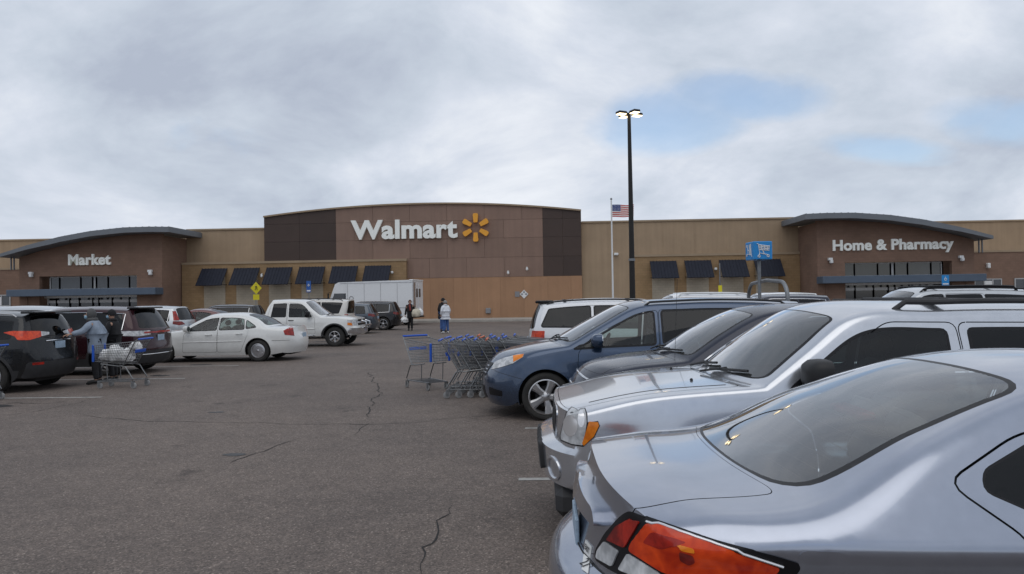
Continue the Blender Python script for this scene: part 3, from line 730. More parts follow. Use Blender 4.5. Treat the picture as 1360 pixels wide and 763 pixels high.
G_CLEAR = glass_mat('car_glass', (0.58, 0.67, 0.64), dust=.012, refl=.9); G_PRIV = glass_mat('privacy_glass', (0.030, 0.033, 0.040), dust=.004, refl=.7); G_MID = glass_mat('tinted_glass', (0.36, 0.44, 0.43), dust=.008, refl=.8); G_SHIELD = glass_mat('windshield_glass', (0.50, 0.58, 0.57), dust=.04, refl=1.9); G_REAR = glass_mat('rear_glass', (0.78, 0.87, 0.86), dust=.035, refl=1.7)
def lamp_mat(name, col, col2, scale=60, rough=0.12):
    if name in MATS: return MATS[name]
    m = bpy.data.materials.new(name); m.use_nodes = True; t = m.node_tree; b = t.nodes['Principled BSDF']
    tcn = t.nodes.new('ShaderNodeTexCoord'); v = t.nodes.new('ShaderNodeTexVoronoi'); v.inputs['Scale'].default_value = scale; t.links.new(tcn.outputs['Object'], v.inputs['Vector'])
    n = t.nodes.new('ShaderNodeTexNoise'); n.inputs['Scale'].default_value = 9; t.links.new(tcn.outputs['Object'], n.inputs['Vector'])
    f = mth(t, 'ADD', mth(t, 'MULTIPLY', v.outputs['Distance'], .12), mth(t, 'MULTIPLY', n.outputs['Fac'], .9)); n.inputs['Detail'].default_value = 5; n.inputs['Distortion'].default_value = 1.0
    t.links.new(ramp(t, f, [(.35, col), (.75, col2)]), b.inputs['Base Color'])
    b.inputs['Roughness'].default_value = rough+.2; b.inputs['Specular IOR Level'].default_value = .25; b.inputs['Coat Weight'].default_value = .45; b.inputs['Coat Roughness'].default_value = .03; MATS[name] = m; return m
L_RED = lamp_mat('lamp_red', (0.16, 0.006, 0.005), (0.50, 0.025, 0.012)); L_ORANGE = lamp_mat('lamp_amber', (0.60, 0.14, 0.003), (0.90, 0.28, 0.015)); L_CLEAR = lamp_mat('lamp_clear', (0.30, 0.31, 0.32), (0.75, 0.76, 0.77), 45)
L_ORED = lamp_mat('lamp_orange_red', (0.38, 0.014, 0.003), (0.82, 0.075, 0.008), 35)
M_PLATE = mat('license_plate', (0.32, 0.42, 0.52), 0.5, var=0.25, scale=22)

RIMS = {}
def rim_mesh(style, Rr, w, mt):
    key = (style, round(Rr, 3), mt.name)
    if key in RIMS: return RIMS[key]
    mb = MB()                                  # axis z, outer face at +z
    mb.lathe([(Rr, -w*.5), (Rr*1.0, w*.42), (Rr*1.03, w*.5), (Rr*.97, w*.52), (Rr*.93, w*.42), (Rr*.90, w*.1)], 40)
    if style.startswith('s'):
        ns = int(style[1]); tw = len(style) > 2 and style[2] == 't'; wd = {5: .30, 6: .24, 7: .19, 8: .15, 9: .13}[ns]
        if tw: wd *= .62
        for k in range(ns):
            for da in ((-.17, .17) if tw else (0,)):
                a = 2*math.pi*k/ns+math.pi/2; Mz = Matrix.Rotation(a+da*.5, 4, 'Z')
                r0, r1 = Rr*.14, Rr*.95; z0, z1 = w*.36, w*.44; h0, h1 = Rr*wd*.62, Rr*wd*.95
                A = [(r0, -h0, z0), (r0, h0, z0), (r1*.6, h0*1.0, z0+.012), (r1*.6, -h0*1.0, z0+.012), (r1, -h1, z1), (r1, h1, z1)]
                e = .55
                T = [Vector((x, y*e, z+.012)) for x, y, z in A]; Bv = [Vector((x, y, z-.01)) for x, y, z in A]; C = [Vector((x, y, z-.05)) for x, y, z in A]
                vs_ = [Mz @ v for v in T+Bv+C]
                mb.add(vs_, [(0, 3, 2, 1), (3, 4, 5, 2), (0, 6, 9, 3), (3, 9, 10, 4), (1, 2, 8, 7), (2, 5, 11, 8), (6, 12, 15, 9), (9, 15, 16, 10), (7, 8, 14, 13), (8, 11, 17, 14)])
        for k in range(5):
            a = 2*math.pi*k/5+.3; mb.lathe([(0, .012), (.010, .012), (.012, 0)], 8, Matrix.Translation((Rr*.21*math.cos(a), Rr*.21*math.sin(a), w*.40)))
    else:                                      # wheel cover with slots
        mb.lathe([(Rr*.93, w*.40), (Rr*.8, w*.44), (Rr*.74, w*.45)], 40)
        for k in range(9):
            a = 2*math.pi*(k+.5)/9; Mz = Matrix.Rotation(a, 4, 'Z')
            vs_ = [(Rr*.2, -.05, w*.47), (Rr*.2, .05, w*.47), (Rr*.76, .036, w*.45), (Rr*.76, -.036, w*.45), (Rr*.76, .05, w*.41), (Rr*.76, -.05, w*.41), (Rr*.2, .06, w*.41), (Rr*.2, -.06, w*.41)]
            mb.add([Mz @ Vector(v) for v in vs_], [(0, 3, 2, 1), (1, 2, 4, 6), (0, 7, 5, 3)])
    mb.lathe([(0, w*.50), (Rr*.10, w*.50), (Rr*.17, w*.46), (Rr*.30, w*.40), (Rr*.32, w*.30)], 24)
    me = mb.mesh('rim', mt, 35); RIMS[key] = me; return me
TYRES = {}
def tyre_mesh(R, Rr, w):
    key = (round(R, 3), round(Rr, 3), round(w, 3))
    if key in TYRES: return TYRES[key]
    h = R-Rr; mb = MB(); prof_ = [(Rr*.98, -w*.42), (Rr+h*.25, -w*.5), (Rr+h*.6, -w*.52), (R-.02, -w*.44), (R-.005, -w*.38)]
    for k in range(5):
        z = -w*.36+w*.72*k/4; prof_ += [(R, z-.008), (R, z+.012), (R-.009, z+.016), (R-.009, z+.024)] if k < 4 else [(R, z)]
    prof_ += [(R-.005, w*.38), (R-.02, w*.44), (R-h*.3, w*.51), (Rr+h*.45, w*.52), (Rr+h*.3, w*.505), (Rr+h*.05, w*.46), (Rr*.98, w*.42)]
    mb.lathe(prof_, 48); me = mb.mesh('tyre', M_TYRE, 50)
    d = MB(); d.lathe([(0, -.02), (Rr*.62, -.02), (Rr*.62, .02), (0, .02)], 28); d.lathe([(Rr*.97, -w*.4), (Rr*.95, w*.3)], 28)
    TYRES[key] = (me, d.mesh('wheel', M_DARKMET, 40)); return TYRES[key]

class Car:
    def __init__(c, sp, name, label, cat, loc, rz, group=None):
        c.sp = sp; c.L = sp['L']; c.res = sp.get('res', 1.0)
        c.root = thing(name, label, cat, loc, rz, group)
        c.body_m = sp['paint']
        K = [k[:5] for k in sp['prof']]; cor = [len(k) > 5 and k[5] for k in sp['prof']]
        c.nk = len(K); c.H = hermite(K, cor)
        c.plan = pchip(sp['plan']); c.belt = pchip(sp['belt']); c.sec = pchip(sp['sec']); c.tum = sp.get('tumble', .42); c.d0 = float(c.sec(0.0))
        c.r = pchip(sp['fillet']) if isinstance(sp.get('fillet'), list) else (lambda u: np.full(np.shape(u), sp.get('fillet', .06)))
        c.wf, c.wr, c.R = sp['wheels']; c.Ra = sp.get('arch', c.R+.07); c.zs = sp.get('sill', .22)
        c.build()
    def y(c, x, z):
        x = np.asarray(x, float); z = np.asarray(z, float); zb = c.belt(x); t = z-zb
        d = np.where(t <= 0, c.sec(np.minimum(t, 0)), c.d0+np.maximum(t, 0)*c.tum+np.maximum(t, 0)**2*.12)
        y = c.plan(x)-d
        fl = c.sp.get('flare', .0)
        if fl:
            for xw in (c.wf, c.wr):
                q = np.hypot(x-xw, z-c.R)-c.Ra; y = y+fl*np.exp(-(np.maximum(q, 0)/.09)**2)*(z < zb)
        for (za, zb_, dep, xa, xb) in c.sp.get('crease', ()):
            zz = za+(zb_-za)*(x-xa)/(xb-xa); w_ = np.clip((x-xa)/.3, 0, 1)*np.clip((xb-x)/.3, 0, 1); y = y+dep*w_*np.exp(-np.abs(z-zz)/.05)
        return y
    def P(c, u, v):                            # top sheet |v|<=1, fillet 1<|v|<=2
        u = np.asarray(u, float); v = np.asarray(v, float)
        q = c.H(u); e = 1e-3; qa, qb = c.H(u-e), c.H(u+e); t = (qb-qa)[..., 2:4]; t = t/(np.linalg.norm(t, axis=-1, keepdims=True)+1e-9)
        ex, ez, n = q[..., 2], q[..., 3], q[..., 4]; Ey = c.y(ex, ez); r = c.r(u)
        av = np.abs(v); v1 = 1-r/np.maximum(Ey, .1); w = np.minimum(av, 1)*v1
        def top(w):
            k = 1-w**n; return np.stack([ex+(q[..., 0]-ex)*k, Ey*w, ez+(q[..., 1]-ez)*k], -1)
        A = top(w); T = top(v1); Cc = np.stack([ex, Ey, ez], -1)
        sx, sz = ex+r*t[..., 1], ez-r*t[..., 0]; S = np.stack([sx, c.y(sx, sz), sz], -1)
        f = np.clip(av-1, 0, 1)[..., None]; B = (1-f)**2*T+2*f*(1-f)*Cc+f*f*S
        out = np.where((av > 1)[..., None], B, A); out[..., 1] *= np.sign(v)
        return out
    def part(c, name, V, Fc, mt, parent=None, smooth=35, mi=None):
        if len(Fc) == 0: return None
        us = np.unique(Fc); mp = -np.ones(len(V), int); mp[us] = np.arange(len(us))
        me = bpy.data.meshes.new(name); vv = np.array(V)[us].copy(); vv[:, 0] -= c.L/2
        me.from_pydata(vv.tolist(), [], mp[Fc].tolist())
        for m_ in (mt if isinstance(mt, (list, tuple)) else [mt]): me.materials.append(m_)
        if mi is not None: me.polygons.foreach_set('material_index', list(mi))
        me.update()
        bm = bmesh.new(); bm.from_mesh(me); bmesh.ops.remove_doubles(bm, verts=bm.verts, dist=3e-4); lim = R_(smooth)
        for f in bm.faces: f.smooth = True
        for e in bm.edges:
            if len(e.link_faces) == 2 and e.calc_face_angle(0) > lim: e.smooth = False
        bm.to_mesh(me); bm.free()
        return link(name, me, parent or c.root)
    def mbpart(c, mb, name, mt, parent=None, smooth=False):
        return mb.build(name, mt, parent or c.root, smooth, off=(c.L/2, 0, 0))
    def build(c):
        sp = c.sp; N = c.nk-1; res = c.res
        # ---- top sheet
        us = []
        for i in range(N):
            q0, q1 = c.H(float(i)), c.H(float(i+1)); k = max(3, int(math.hypot(*(q1-q0)[:2])/(.055*res))); us += [i+j/k for j in range(k)]
        us = np.array(us+[N], float); vs_ = np.concatenate([np.linspace(0, .7, max(4, int(7/res)))[:-1], np.linspace(.7, 1, max(3, int(6/res)))[:-1], np.linspace(1, 2, 6)]); vs_ = np.concatenate([-vs_[:0:-1], vs_])
        pts = [(a, b) for a in us for b in vs_]
        loops = [[(a, -2.0) for a in us]+[(N, b) for b in vs_[1:-1]]+[(a, 2.0) for a in us[::-1]]+[(0, b) for b in vs_[-2:0:-1]]]
        tops = []                                  # name, polygon, material, gap, sub
        for nm, poly, mt, g, rr in sp.get('top', ()):
            poly = resample(round_poly(poly, rr, 5), .12); tops.append((nm, poly, mt, g))
            loops.append(poly)
            if g: loops.append(offset_poly(poly, g))
        V2, F2 = cdt(loops, pts); V3 = c.P(V2[:, 0], V2[:, 1]); C2 = V2[F2].mean(1)
        ok = inpoly(C2, loops[0]); left = ok.copy(); allV, allF = [V3], [F2[ok]]; mi = np.zeros(len(F2), int); c.tp = {}
        for nm, poly, mt, g in tops:
            ins = inpoly(C2, poly) & left; left &= ~ins; gl = mt in (G_CLEAR, G_PRIV, G_MID, G_SHIELD, G_REAR)
            if g:
                ring = inpoly(C2, offset_poly(poly, g)) & left
                if gl: mi[ring] = 1
                else: left &= ~ring
            c.tp[nm] = c.part(nm, V3, F2[ins], mt)
        bodyV, bodyF, bodyM = [V3], [F2[left]], [mi[left]]; base = len(V3)
        # ---- side sheets
        q = c.H(us); e = 1e-3; t = c.H(us+e)[:, 2:4]-c.H(us-e)[:, 2:4]; t /= np.linalg.norm(t, axis=1, keepdims=True); r = c.r(us)
        S = np.stack([q[:, 2]+r*t[:, 1], q[:, 3]-r*t[:, 0]], 1); c.S = S
        zs = c.zs; out = [tuple(p) for p in S]
        for xw in (c.wr, c.wf):
            hw = math.sqrt(max(.01, c.Ra**2-(c.R-zs)**2)); a0 = math.atan2(zs-c.R, hw); a1 = math.pi-a0
            arc = [(xw+c.Ra*math.cos(a0+(a1-a0)*k/28), c.R+c.Ra*math.sin(a0+(a1-a0)*k/28)) for k in range(29)]
            out += [p for p in resample([out[-1], arc[0]], .06, False)[1:-1]]+arc
        out += resample([out[-1], out[0]], .06, False)[1:-1]
        loops = [out]; lines = []
        ups = [(float(x), float(z)) for x, z in S if z > float(c.belt(x))-.02]; ups.sort(); ux, uz = [p[0] for p in ups], [p[1] for p in ups]
        c.ez = lambda x: float(np.interp(x, ux, uz))
        wins = []
        for w in sp.get('wins', ()):
            if isinstance(w[0], list):
                poly = resample(round_poly(w[0], sp.get('win_r', .035), 3), .05); wins.append((poly, w[1], w[2])); loops += [poly, offset_poly(poly, sp.get('surround', .022))]; continue
            x0b, x0t, x1b, x1t, mt, dr = w[:6]; mg = w[6] if len(w) > 6 else .055; bl = w[7] if len(w) > 7 else .02
            bot = [(x0b+(x1b-x0b)*k/10, float(c.belt(x0b+(x1b-x0b)*k/10))+bl) for k in range(11)]
            top = []
            for k in range(15):
                x = x1t+(x0t-x1t)*k/14; z = c.ez(x)-mg
                if z > float(c.belt(x))+bl+.015: top.append((x, z))
            poly = round_poly(bot[:1]+bot[-1:]+top[:1]+top[1:-1:2]+top[-1:], .05, 4) if len(top) > 3 else bot+top
            poly = bot+top; poly = resample(round_poly([poly[0], poly[10]]+top, sp.get('win_r', .035), 3), .06)
            wins.append((poly, mt, dr)); loops.append(poly); loops.append(offset_poly(poly, sp.get('surround', .022)))
        doors = []
        for dpoly in sp.get('doors', ()):
            pl = []
            for x, z in dpoly: pl.append((x, z if z > 0 else c.ez(x)+z))
            pl = resample(round_poly(pl, .06, 4), .06); doors.append(pl); loops += [pl, offset_poly(pl, .007)]
        sl_ = sp.get('clad')
        rings = []
        if sl_:
            for xw in (c.wf, c.wr):
                ring = [(xw+(c.Ra+.06)*math.cos(a), c.R+(c.Ra+.06)*math.sin(a)) for a in np.linspace(0, 2*math.pi, 40)[:-1]]; rings.append(ring); loops.append(ring)
            lines.append(resample([(0.1, sl_), (c.L-.1, sl_)], .08, False))
        d_ = .06*res; gx = np.arange(.05, c.L, d_); gz = np.arange(zs+.02, 1.95, d_*.8); G = np.array([(a, b) for a in gx for b in gz]); G = G[inpoly(G, offset_poly(out, -.015))]
        V2, F2 = cdt(loops, [tuple(g) for g in G], lines); C2 = V2[F2].mean(1); ok = inpoly(C2, out)
        yy = c.y(V2[:, 0], V2[:, 1]); left = ok.copy(); regs = []; smi = np.zeros(len(F2), int)
        for wpoly, mt, dr in wins:
            ins = inpoly(C2, wpoly) & left; left &= ~ins; regs.append((ins, mt, dr))
        for wpoly, mt, dr in wins: smi[inpoly(C2, offset_poly(wpoly, sp.get('surround', .022))) & left] = 1
        if sl_:
            cl = (C2[:, 1] < sl_)
            for ring in rings: cl |= inpoly(C2, ring)
            smi[cl & left & (smi == 0)] = 2
        dreg = []
        for pl in doors:
            ins = inpoly(C2, pl) & left; ring = inpoly(C2, offset_poly(pl, .007)) & left & ~ins; left &= ~(ins | ring); dreg.append(ins)
        mats_ = [c.body_m, M_TRIM, sp.get('clad_mat', M_CLAD)]
        for sg_ in (-1, 1):
            V3 = np.stack([V2[:, 0], sg_*yy, V2[:, 1]], 1); FF = F2 if sg_ < 0 else F2[:, ::-1]
            allV.append(V3); allF.append(FF[ok]+sum(len(v) for v in allV[:-1]))
            bodyV.append(V3); bodyF.append(FF[left]+base); bodyM.append(smi[left]); base += len(V3)
            dobj = [c.part('door', V3, FF[i_], mats_, mi=smi[i_]) for i_ in dreg]
            for di, do in enumerate(dobj):
                if do is None: continue
                pl = doors[di]; hx = max(p[0] for p in pl)-sp.get('handle_dx', .16); hx2 = hx-.2; hz = float(c.belt(hx))-sp.get('handle_dz', .12); mb = MB()
                Y = lambda x, z, o: (x, sg_*(float(c.y(x, z))+o), z)
                mb.tube([Y(hx2, hz, -.01), Y(hx2+.02, hz, .035), Y(hx-.02, hz+.006, .035), Y(hx, hz+.006, -.01)], .014, 8); c.mbpart(mb, 'door_handle', sp.get('handle_mat', c.body_m), do, True)
            for ins, mt, dr in regs:
                par = dobj[dr] if dr is not None and dr < len(dobj) and dobj[dr] is not None else c.root
                c.part('window', V3, FF[ins], mt, par)
            # folded-in edge of the wheel arches
            for xw in (c.wf, c.wr):
                hw = math.sqrt(max(.01, c.Ra**2-(c.R-zs)**2)); a0 = math.atan2(zs-c.R, hw); a1 = math.pi-a0; A, B, D = [], [], []
                for k in range(29):
                    a = a0+(a1-a0)*k/28; x, z = xw+c.Ra*math.cos(a), c.R+c.Ra*math.sin(a); y_ = float(c.y(x, z)); A.append((x, sg_*y_, z)); B.append((x, sg_*(y_-.035), z)); D.append((x, sg_*.45, z))
                mb = MB(); mb.grid([A, B] if sg_ > 0 else [B, A]); c.mbpart(mb, 'arch_edge', mats_[2] if sl_ else c.body_m, None, True)
                mb = MB(); mb.grid([B, D]); mb.add([(xw, sg_*.45, c.R)]+D, [(0, k, k+1) for k in range(1, 29)]); c.mbpart(mb, 'wheel_well', M_RUB, None, True)
        Vb = np.concatenate(bodyV); Fb = np.concatenate(bodyF); c.body = c.part('body', Vb, Fb, mats_, mi=np.concatenate(bodyM), smooth=sp.get('sharp', 35))
        AV = np.concatenate(allV); AF = np.concatenate(allF); c.bvh = BVHTree.FromPolygons([tuple(v) for v in AV], [tuple(int(i) for i in f) for f in AF])
        # ---- underside, cabin
        W_ = sp['plan'][len(sp['plan'])//2][1]; mb = MB(); mb.box(.35, -.46, zs-.02, c.L-.3, .46, min(.72, zs+.45)); c.mbpart(mb, 'chassis', M_RUB)
        mb = MB(); mb.box(c.wf+c.Ra+.02, -W_+.10, zs+.005, c.wr-c.Ra-.02, W_-.10, zs+.16); c.mbpart(mb, 'floor_pan', M_RUB)
        if sp.get('seats'):
            bz = float(c.belt(c.L*.45)); dash = sp['dash']; mb = MB(); Wc = float(c.y(dash+.2, bz))-.06; mb.rbox(dash-.15, -Wc, .5, dash+.28, Wc, bz-.04, .04); c.mbpart(mb, 'dashboard', M_CABIN)
            mb = MB(); mb.tube([(dash+.38+.08*math.sin(a), -.36+.185*math.cos(a), bz-.02+.17*math.sin(a)) for a in np.linspace(0, 2*math.pi, 17)[:-1]], .015, 6, True); mb.tube([(dash+.38, -.36, bz-.02), (dash+.2, -.36, bz-.12)], .03, 6); c.mbpart(mb, 'steering_wheel', M_CABIN)
            sm = sp.get('seat_mat', M_SEAT)
            for xs_, ys_ in sp['seats']:
                for y_ in ys_:
                    mb = MB(); Mt = Matrix.Translation((xs_, y_, 0)); mb.rbox(-.5, -.24, .38, .05, .24, .55, .05, Mt)
                    Mr = Mt @ Matrix.Translation((.0, 0, .5)) @ Matrix.Rotation(R_(14), 4, 'Y'); top_ = min(bz+.13, bz+.2)-.5; mb.rbox(-.07, -.23, 0, .08, .23, top_, .06, Mr); mb.rbox(-.05, -.13, top_+.03, .06, .13, top_+.2, .05, Mr); c.mbpart(mb, 'seat', sm, None, 50)
            mb = MB(); mb.box(dash, -W_+.13, zs+.17, sp['seats'][-1][0]+.25, W_-.13, .45); c.mbpart(mb, 'cabin_floor', M_CABIN)
        # ---- wheels
        st, Rr, rm = sp.get('rim', ('s5', .22, M_ALLOY)); tw = sp.get('tyre_w', .215)
        for xw in (c.wf, c.wr):
            yw = float(c.y(xw, c.R+c.Ra+.01))-sp.get('track_in', .035)-tw*.5
            for sg_ in (-1, 1):
                tm, dm = tyre_mesh(c.R, Rr, tw); w = link('wheel', dm, c.root, (xw-c.L/2, sg_*yw, c.R)); w.rotation_euler = (R_(90), xw*1.7, 0) if sg_ < 0 else (R_(-90), xw*2.3, 0)
                link('tyre', tm, w); link('rim', rim_mesh(st, Rr, tw, rm), w)
    # ---- overlays cast onto the body
    def cast(c, o, d): return c.bvh.ray_cast(o, d)
    def overlay(c, name, poly, d, mt, off=.006, thick=.014, step=.03, parent=None, mirror=True, rnd=.0, px=None, smooth=40):
        """poly: 3D guide points seen along d; or, with px given as (matrix to car space), photo pixels"""
        if px is None:
            d = Vector(d).normalized(); a = d.cross(Vector((0, 0, 1)))
            if a.length < .1: a = Vector((0, 1, 0))
            a.normalize(); b = a.cross(d).normalized(); p2 = [(Vector(p).dot(a), Vector(p).dot(b)) for p in poly]
        else: p2 = list(poly)
        if rnd: p2 = round_poly(p2, rnd, 4)
        p2 = resample(p2, step); xs_ = [p[0] for p in p2]; ys_ = [p[1] for p in p2]
        G = np.array([(x, y) for x in np.arange(min(xs_), max(xs_), step) for y in np.arange(min(ys_), max(ys_), step)]).reshape(-1, 2)
        if len(G): G = G[inpoly(G, offset_poly(p2, -step*.35))]
        V2, F2 = cdt([p2], [tuple(g) for g in G]); F2 = F2[inpoly(V2[F2].mean(1), p2)]
        V, Nn, okv = [], [], []
        for p in V2:
            if px is None: o_ = a*float(p[0])+b*float(p[1])-d*12; dd = d
            else: o_ = px @ CAM; o_.x += c.L/2; dd = (px.to_3x3() @ ray(float(p[0]), float(p[1]))).normalized()
            h, nn, _, _ = c.bvh.ray_cast(o_, dd)
            if h is None: V.append(Vector((0, 0, 0))); Nn.append(Vector((0, 0, 1))); okv.append(False); continue
            if nn.dot(dd) > 0: nn = -nn
            V.append(h+nn*off); Nn.append(nn); okv.append(True)
        okv = np.array(okv); F2 = F2[okv[F2].all(1)]
        if len(F2) == 0: return None
        cnt = {}
        for f in F2:
            for i in range(3): e = (int(f[i]), int(f[(i+1) % 3])); cnt[e] = 1
        nV = len(V); faces = [tuple(int(i) for i in f) for f in F2]; allv = [tuple(v) for v in V]+[tuple(v-n_*thick) for v, n_ in zip(V, Nn)]
        for (i, j) in list(cnt):
            if (j, i) not in cnt: faces.append((j, i, i+nV)); faces.append((j, i+nV, j+nV))
        res = []
        for s_ in ((1, -1) if mirror else (1,)):
            mb = MB(); used = sorted({i for f in faces for i in f}); mp = {k: n_ for n_, k in enumerate(used)}
            mb.add([(allv[i][0], allv[i][1]*s_, allv[i][2]) for i in used], [[mp[i] for i in f] for f in faces]); res.append(c.mbpart(mb, name, mt, parent if not isinstance(parent, list) else parent[len(res)], smooth))
        return res
    def strip(c, name, pts, d, w, mt, off=.004, parent=None, mirror=True, px=None, n=6, closed=False, seg=.05):
        """tube laid on the surface along guide points"""
        if px is None: d = Vector(d).normalized()
        P_ = resample(pts, seg if px is None else 8, closed); out = []
        for p in P_:
            if px is None: o_ = Vector(p)-d*12 if len(p) == 3 else None; dd = d
            else: o_ = px @ CAM; o_.x += c.L/2; dd = (px.to_3x3() @ ray(float(p[0]), float(p[1]))).normalized()
            h, nn, _, _ = c.bvh.ray_cast(o_, dd)
            if h is None: continue
            if nn.dot(dd) > 0: nn = -nn
            out.append(h+nn*off)
        if len(out) < 2: return
        for s_ in ((1, -1) if mirror else (1,)):
            mb = MB(); mb.tube([(p.x, p.y*s_, p.z) for p in out], w, n, closed); c.mbpart(mb, name, mt, parent, True)
    def window_trim(c, x0, x1, mt, w=.012, top=True):
        for s_ in (-1, 1):
            lo = [(x, s_*(float(c.y(x, float(c.belt(x))-.005))+.003), float(c.belt(x))-.005) for x in np.linspace(x0, x1, 24)]; mb = MB(); mb.tube(lo, w, 6)
            if top:
                hi = []
                for x in np.linspace(x0, x1, 30):
                    z = c.ez(x)-.03
                    if z > float(c.belt(x)): hi.append((x, s_*(float(c.y(x, z))+.003), z))
                if len(hi) > 2: mb.tube([lo[0]]+hi+[lo[-1]], w, 6)
            c.mbpart(mb, 'window_trim', mt, None, True)
    def mirrors(c, x, z, mt, w=.2, h=.15, mt2=None, out=.14):
        for s_ in (-1, 1):
            y0 = float(c.y(x, z)); mb = MB(); mb.tube([(x-.02, s_*(y0-.03), z-.03), (x, s_*(y0+.05), z-.02)], .03, 8)
            Mt = Matrix.Translation((x+.02, s_*(y0+out), z+.02)); rows_ = []
            for fx, k in ((-.085, .35), (-.07, .72), (-.03, .95), (.03, 1.0), (.066, .97)):
                rows_.append([Mt @ Vector((fx, w*.55*k*math.copysign(abs(math.cos(a))**.55, math.cos(a)), h*.58*k*math.copysign(abs(math.sin(a))**.55, math.sin(a)))) for a in np.linspace(0, 2*math.pi, 25)])
            mb.grid(rows_); mb.add(rows_[0], [tuple(range(24))]); mb.add(rows_[-1], [tuple(range(24))]); o = c.mbpart(mb, 'mirror', mt, None, 50)
            mb = MB(); mb.prism([(w*.45*math.cos(a), h*.5*math.sin(a)) for a in np.linspace(0, 2*math.pi, 17)[:-1]], 0, .01, Matrix.Translation((x+.085, s_*(y0+out), z+.02)) @ Matrix.Rotation(R_(90), 4, 'Z') @ Matrix.Rotation(R_(90), 4, 'X')); c.mbpart(mb, 'mirror_glass', M_CHROME, o)
    def rails(c, x0, x1, mt, yk=.80, h=.045, r=.016, bars=()):
        for s_ in (-1, 1):
            f = lambda x: c.roof(x, yk)
            pts = [(x0, s_*f(x0)[0], f(x0)[1]-.01)]+[(x, s_*f(x)[0], f(x)[1]+h) for x in np.linspace(x0+.08, x1-.08, 10)]+[(x1, s_*f(x1)[0], f(x1)[1]-.01)]
            mb = MB(); mb.tube(pts, r, 8); o = c.mbpart(mb, 'roof_rail', mt, None, True)
        for x in bars:
            y_, z_ = c.roof(x, yk); mb = MB(); mb.rbox(x-.035, -y_, z_+h, x+.035, y_, z_+h+.03, .01); c.mbpart(mb, 'cross_bar', mt)
    def roof(c, x, k=.8):
        h = None
        for y_ in (.62*k/.8,):
            h, nn, _, _ = c.bvh.ray_cast(Vector((x, y_, 4)), Vector((0, 0, -1)))
        return (y_, h.z if h else 1.6)
    def wipers(c, u, mt=M_RUB, par='windshield', vs2=((-.1, -.75), (.55, -.1)), du=.35):
        for va, vb in vs2:
            pts = [c.P(np.array(u+.04+du*k/8*0.45), np.array(va+(vb-va)*k/8)) for k in range(9)]; mb = MB(); mb.tube([(p[0]-.01, p[1], p[2]+.018) for p in pts], .011, 6)
            a_ = c.P(np.array(u-.12), np.array(va)); mb.tube([(a_[0], a_[1], a_[2]+.02), (pts[4][0], pts[4][1], pts[4][2]+.03)], .009, 6); c.mbpart(mb, 'wiper', mt, None)
    def pxm(c):
        return (Matrix.Translation(c.root.location) @ Matrix.Rotation(c.root.rotation_euler.z, 4, 'Z')).inverted()
    def opx(c, name, pix, mt, off=.006, thick=.014, step=6, parent=None, mirror=True, rnd=0.0, smooth=40): return c.overlay(name, pix, None, mt, off, thick, step, parent, mirror, rnd, px=c.pxm(), smooth=smooth)
    def spx(c, name, pix, w, mt, off=.003, parent=None, mirror=True): return c.strip(name, pix, None, w, mt, off, parent, mirror, px=c.pxm())
    def plate(c, x, z, yw=.155, h=.15, face=-1, tilt=0):
        mb = MB(); mb.rbox(x-.008, -yw, z-h/2, x+.008, yw, z+h/2, .004); o = c.mbpart(mb, 'license_plate', M_PLATE); return o
